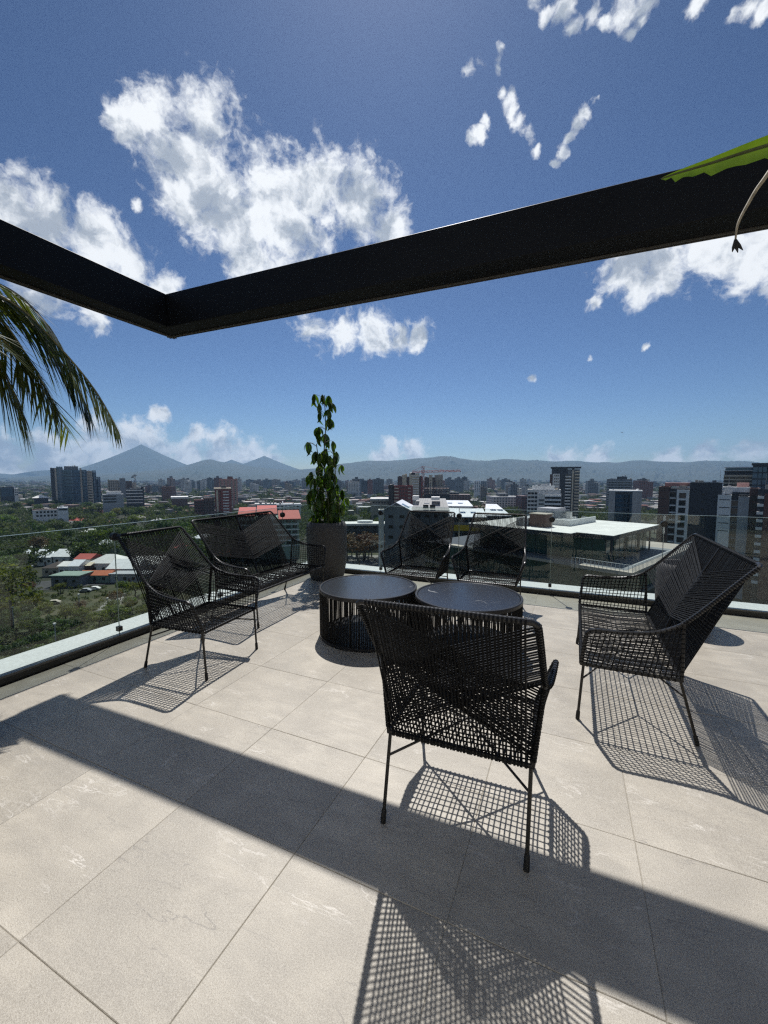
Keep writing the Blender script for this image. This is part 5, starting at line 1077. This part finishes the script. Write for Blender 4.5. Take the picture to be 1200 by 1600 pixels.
FM = [far_mat('far_white', (.62,.61,.58), (.06,.07,.08), .25, .31), far_mat('far_tan', (.30,.25,.20), (.05,.05,.055), .3, .31), far_mat('far_brick', (.19,.085,.07), (.04,.035,.04), .28, .31), far_mat('far_grey', (.16,.175,.19), (.03,.04,.05), .22, .29), far_mat('far_dark', (.045,.055,.07), (.02,.03,.045), .2, .28), far_mat('far_pink', (.34,.23,.20), (.06,.05,.05), .3, .31)]
FW = ['pale', 'tan', 'brick red', 'grey', 'dark glass', 'pinkish']
rf = random.Random(99)
def far_tower(x0, x1, ytop, Y, k, where):
    a, b_ = at(x0, ytop, Y), at(x1, ytop, Y); w = b_.x - a.x; H = a.z - GZ; d = min(max(w*.8, 12), 30); root = empty('far_tower', ((a.x+b_.x)/2, Y, GZ), R(rf.uniform(-18,18)), 'far off ' + FW[k] + ' tower block ' + where, 'tower block', 'far tower blocks ' + where)
    m = MB(); st = rf.random()
    if st < .5: m.box(-w/2, w/2, 0, d, 0, H)
    else: m.box(-w/2, w*.05, 0, d, 0, H); m.box(w*.06, w/2, 2, d-1, 0, H*rf.uniform(.86,.97))
    m.build('wall', FM[k], root); m = MB(); m.box(-w*.2, w*.12, d*.3, d*.7, H+.02, H+rf.uniform(2,5)); m.build('plant_room', FM[3], root)
def skyline(n, xr, yr, Yr, ks, wr, where):
    for _ in range(n):
        x = rf.uniform(*xr); w = rf.uniform(*wr); far_tower(x - w/2, x + w/2, rf.uniform(*yr), rf.uniform(*Yr), rf.choice(ks), where)
skyline(26, (245,345), (746,757), (1100,2300), [0,0,1,2,3,5], (6,13), 'left of the brick tower')
skyline(30, (370,485), (747,757), (1100,2500), [0,1,2,2,3,5], (6,15), 'left of the umbrella plant')
skyline(22, (520,610), (748,760), (900,2200), [1,2,3,3,4,5], (7,14), 'left of the red crane')
skyline(34, (688,830), (747,764), (800,2400), [0,0,1,2,3,5,0], (6,13), 'right of the red crane')
skyline(18, (905,1035), (748,758), (1000,2400), [0,0,2,3,5], (8,16), 'right of the dark tower')
skyline(10, (225,262), (757,764), (900,1500), [1,2,3], (6,10), 'behind the left woods')
for x0, x1, yt, Y, k, lab in ((551,578,750.5,1100,4,'wide dark teal office slab in the skyline right of the plant'),(584,600,748.5,1000,3,'grey office tower beside the wide teal slab'),(543,561,753,1000,0,'pale office block in front of the teal slab'),(252,268,760,760,2,'brick red block in the left skyline'),(696,712,748,1300,3,'grey tower right of the crane jib end'),(784,797,748.5,1500,3,'lone grey tower on the hazy skyline centre right'),(792,806,754,1100,0,'pale tower in front of the lone grey tower'),(1000,1022,751,800,2,'wide dull red block right of the banded building'),(722,730,745.5,1500,4,'thin dark tower in the skyline left of the twin tower'),(690,735,773,520,5,'pink low block behind the metal roofs'),(815,850,775,520,2,'brick block behind the white stepped building'),(770,815,776,560,0,'pale low block behind the metal roofs')):
    far_tower(x0, x1, yt, Y, k, 'placeholder'); o = [q for q in COL.objects if q.name.startswith('far_tower')][-1]
    o['label'] = lab

# ------------------------------------------------------------------ street lamps and cars
def lamp(px, ybase, ytop, label):
    p = on(px, ybase, GZ); H = at(px, ytop, p.y).z - GZ; root = empty('street_lamp', p, 0, label, 'street lamp', 'street lamps below the left railing')
    m = MB(); m.tube([(0,0,0),(0,0,H*.6),(0,0,H)], [.16,.12,.09], 8); m.build('pole', W_['grey'], root, True)
    m = MB(); m.box(-.28,.28,-.28,.28,H,H+.45); m.build('lamp_head', W_['white'], root)
lamp(88, 1016, 976, 'street lamp with pale head near the lower left railing'); lamp(22, 985, 949, 'street lamp in front of the big spreading tree'); lamp(125, 962, 930, 'street lamp in the middle of the lawn'); lamp(169, 955, 936, 'street lamp by the light path on the lawn'); lamp(52, 905, 885, 'street lamp by the dark roofed house')
M['tyre'] = M['rubber']
def car(px, py, rz, material, label):
    root = empty('parked_car', on(px, py, GZ) + Vector((0,0,.14)), R(rz), label, 'car', 'cars parked on the left streets')
    m = MB(); pr = [(-2.15,.35),(-2.2,.75),(-1.4,.95),(-.9,1.42),(.85,1.45),(1.5,.98),(2.1,.85),(2.2,.45),(2.1,.32)]; n = len(pr); m.add([(x,-.85,z) for x, z in pr] + [(x,.85,z) for x, z in pr], [tuple(range(n-1,-1,-1)), tuple(range(n,2*n))] + [(i,(i+1) % n,n+(i+1) % n,n+i) for i in range(n)]); m.build('body', material, root)
    m = MB(); m.add([(-1.25,-.87,.98),(1.35,-.87,.98),(.8,-.87,1.38),(-.85,-.87,1.38),(-1.25,.87,.98),(1.35,.87,.98),(.8,.87,1.38),(-.85,.87,1.38)], [(0,1,2,3),(7,6,5,4)]); m.build('side_windows', M['pane'], root)
    for x in (-1.35,1.35):
        for y in (-.8,.8): m = MB(); m.tube([(x,y-.1,.32),(x,y+.1,.32)], .32, 12); m.build('wheel', M['tyre'], root)
car(148, 922, 8, W_['white'], 'white car parked left of the street lamp by the shops'); car(134, 925, 8, W_['grey'], 'silver car parked behind the white one'); car(84, 944, 20, W_['tan'], 'beige car half hidden by the small lawn trees'); car(38, 1022, 25, W_['dark'], 'dark car on the street below the terrace'); car(108, 1012, 25, W_['white'], 'white car on the street near the lower lamp'); car(190, 917, 6, W_['redroof'], 'red car by the long grey street wall')

ap = empty('airplane', at(972, 676, 2600), R(80), 'tiny dark airplane low in the sky right of centre', 'airplane')
m = MB(); m.tube([(-13,0,0),(-11,0,.3),(8,0,.3),(12,0,.8),(13,0,1)], [.3,1.6,1.7,.9,.3], 8); m.build('fuselage', W_['midgrey'], ap, True)
m = MB(); m.add([(-3,-13,0),(1,-1,.2),(4,-1,.2),(0,-13,0),(-3,13,0),(1,1,.2),(4,1,.2),(0,13,0),(-3,-13,.3),(1,-1,.6),(4,-1,.6),(0,-13,.3),(-3,13,.3),(1,1,.6),(4,1,.6),(0,13,.3)], [(0,1,2,3),(4,7,6,5),(8,11,10,9),(12,13,14,15),(0,3,11,8),(4,12,15,7),(1,9,10,2),(5,6,14,13),(0,8,9,1),(3,2,10,11),(4,5,13,12),(7,15,14,6)]); m.build('wing', W_['midgrey'], ap)
m = MB(); m.add([(9,-.15,1),(12.5,-.15,1),(13.5,-.15,5),(12,-.15,5),(9,.15,1),(12.5,.15,1),(13.5,.15,5),(12,.15,5)], [(0,1,2,3),(7,6,5,4),(0,4,5,1),(1,5,6,2),(2,6,7,3),(3,7,4,0)]); m.build('tail_fin', W_['midgrey'], ap)

# ------------------------------------------------------------------ haze: even pale air over the whole valley
hz = MB(); hz.box(-14000, 14000, -3500, 12050, GZ - 1, 830); ho = hz.build('haze', None); ho.data.materials.clear()
hm = bpy.data.materials.new('haze'); hm.use_nodes = True; hn = hm.node_tree; hn.nodes.clear(); pv = hn.nodes.new('ShaderNodeVolumePrincipled'); hout = hn.nodes.new('ShaderNodeOutputMaterial')
pv.inputs['Color'].default_value = (.41,.67,1,1); pv.inputs['Density'].default_value = .78e-4; pv.inputs['Anisotropy'].default_value = 0.35
hn.links.new(pv.outputs[0], hout.inputs['Volume']); ho.data.materials.append(hm); tag(ho, 'pale blue haze lying over the city and mountains', 'haze', None, 'stuff')

# ------------------------------------------------------------------ labels of look-alikes: say which one, counted from the left
ORD = ['first','second','third','fourth','fifth','sixth','seventh','eighth','ninth','tenth','eleventh','twelfth','thirteenth','fourteenth','fifteenth','sixteenth','seventeenth','eighteenth','nineteenth','twentieth']
same = {}
for o in COL.objects:
    if o.parent is None and o.get('label') and o.get('category') in ('tree', 'tower block'): same.setdefault(o['label'], []).append(o)
for lab, os_ in same.items():
    if len(os_) < 2: continue
    os_.sort(key=lambda o: o.location.x / max(o.location.y, 1))
    for i, o in enumerate(os_): o['label'] = lab + ', ' + (ORD[i] if i < 20 else 'number %d' % (i + 1)) + ' from left'
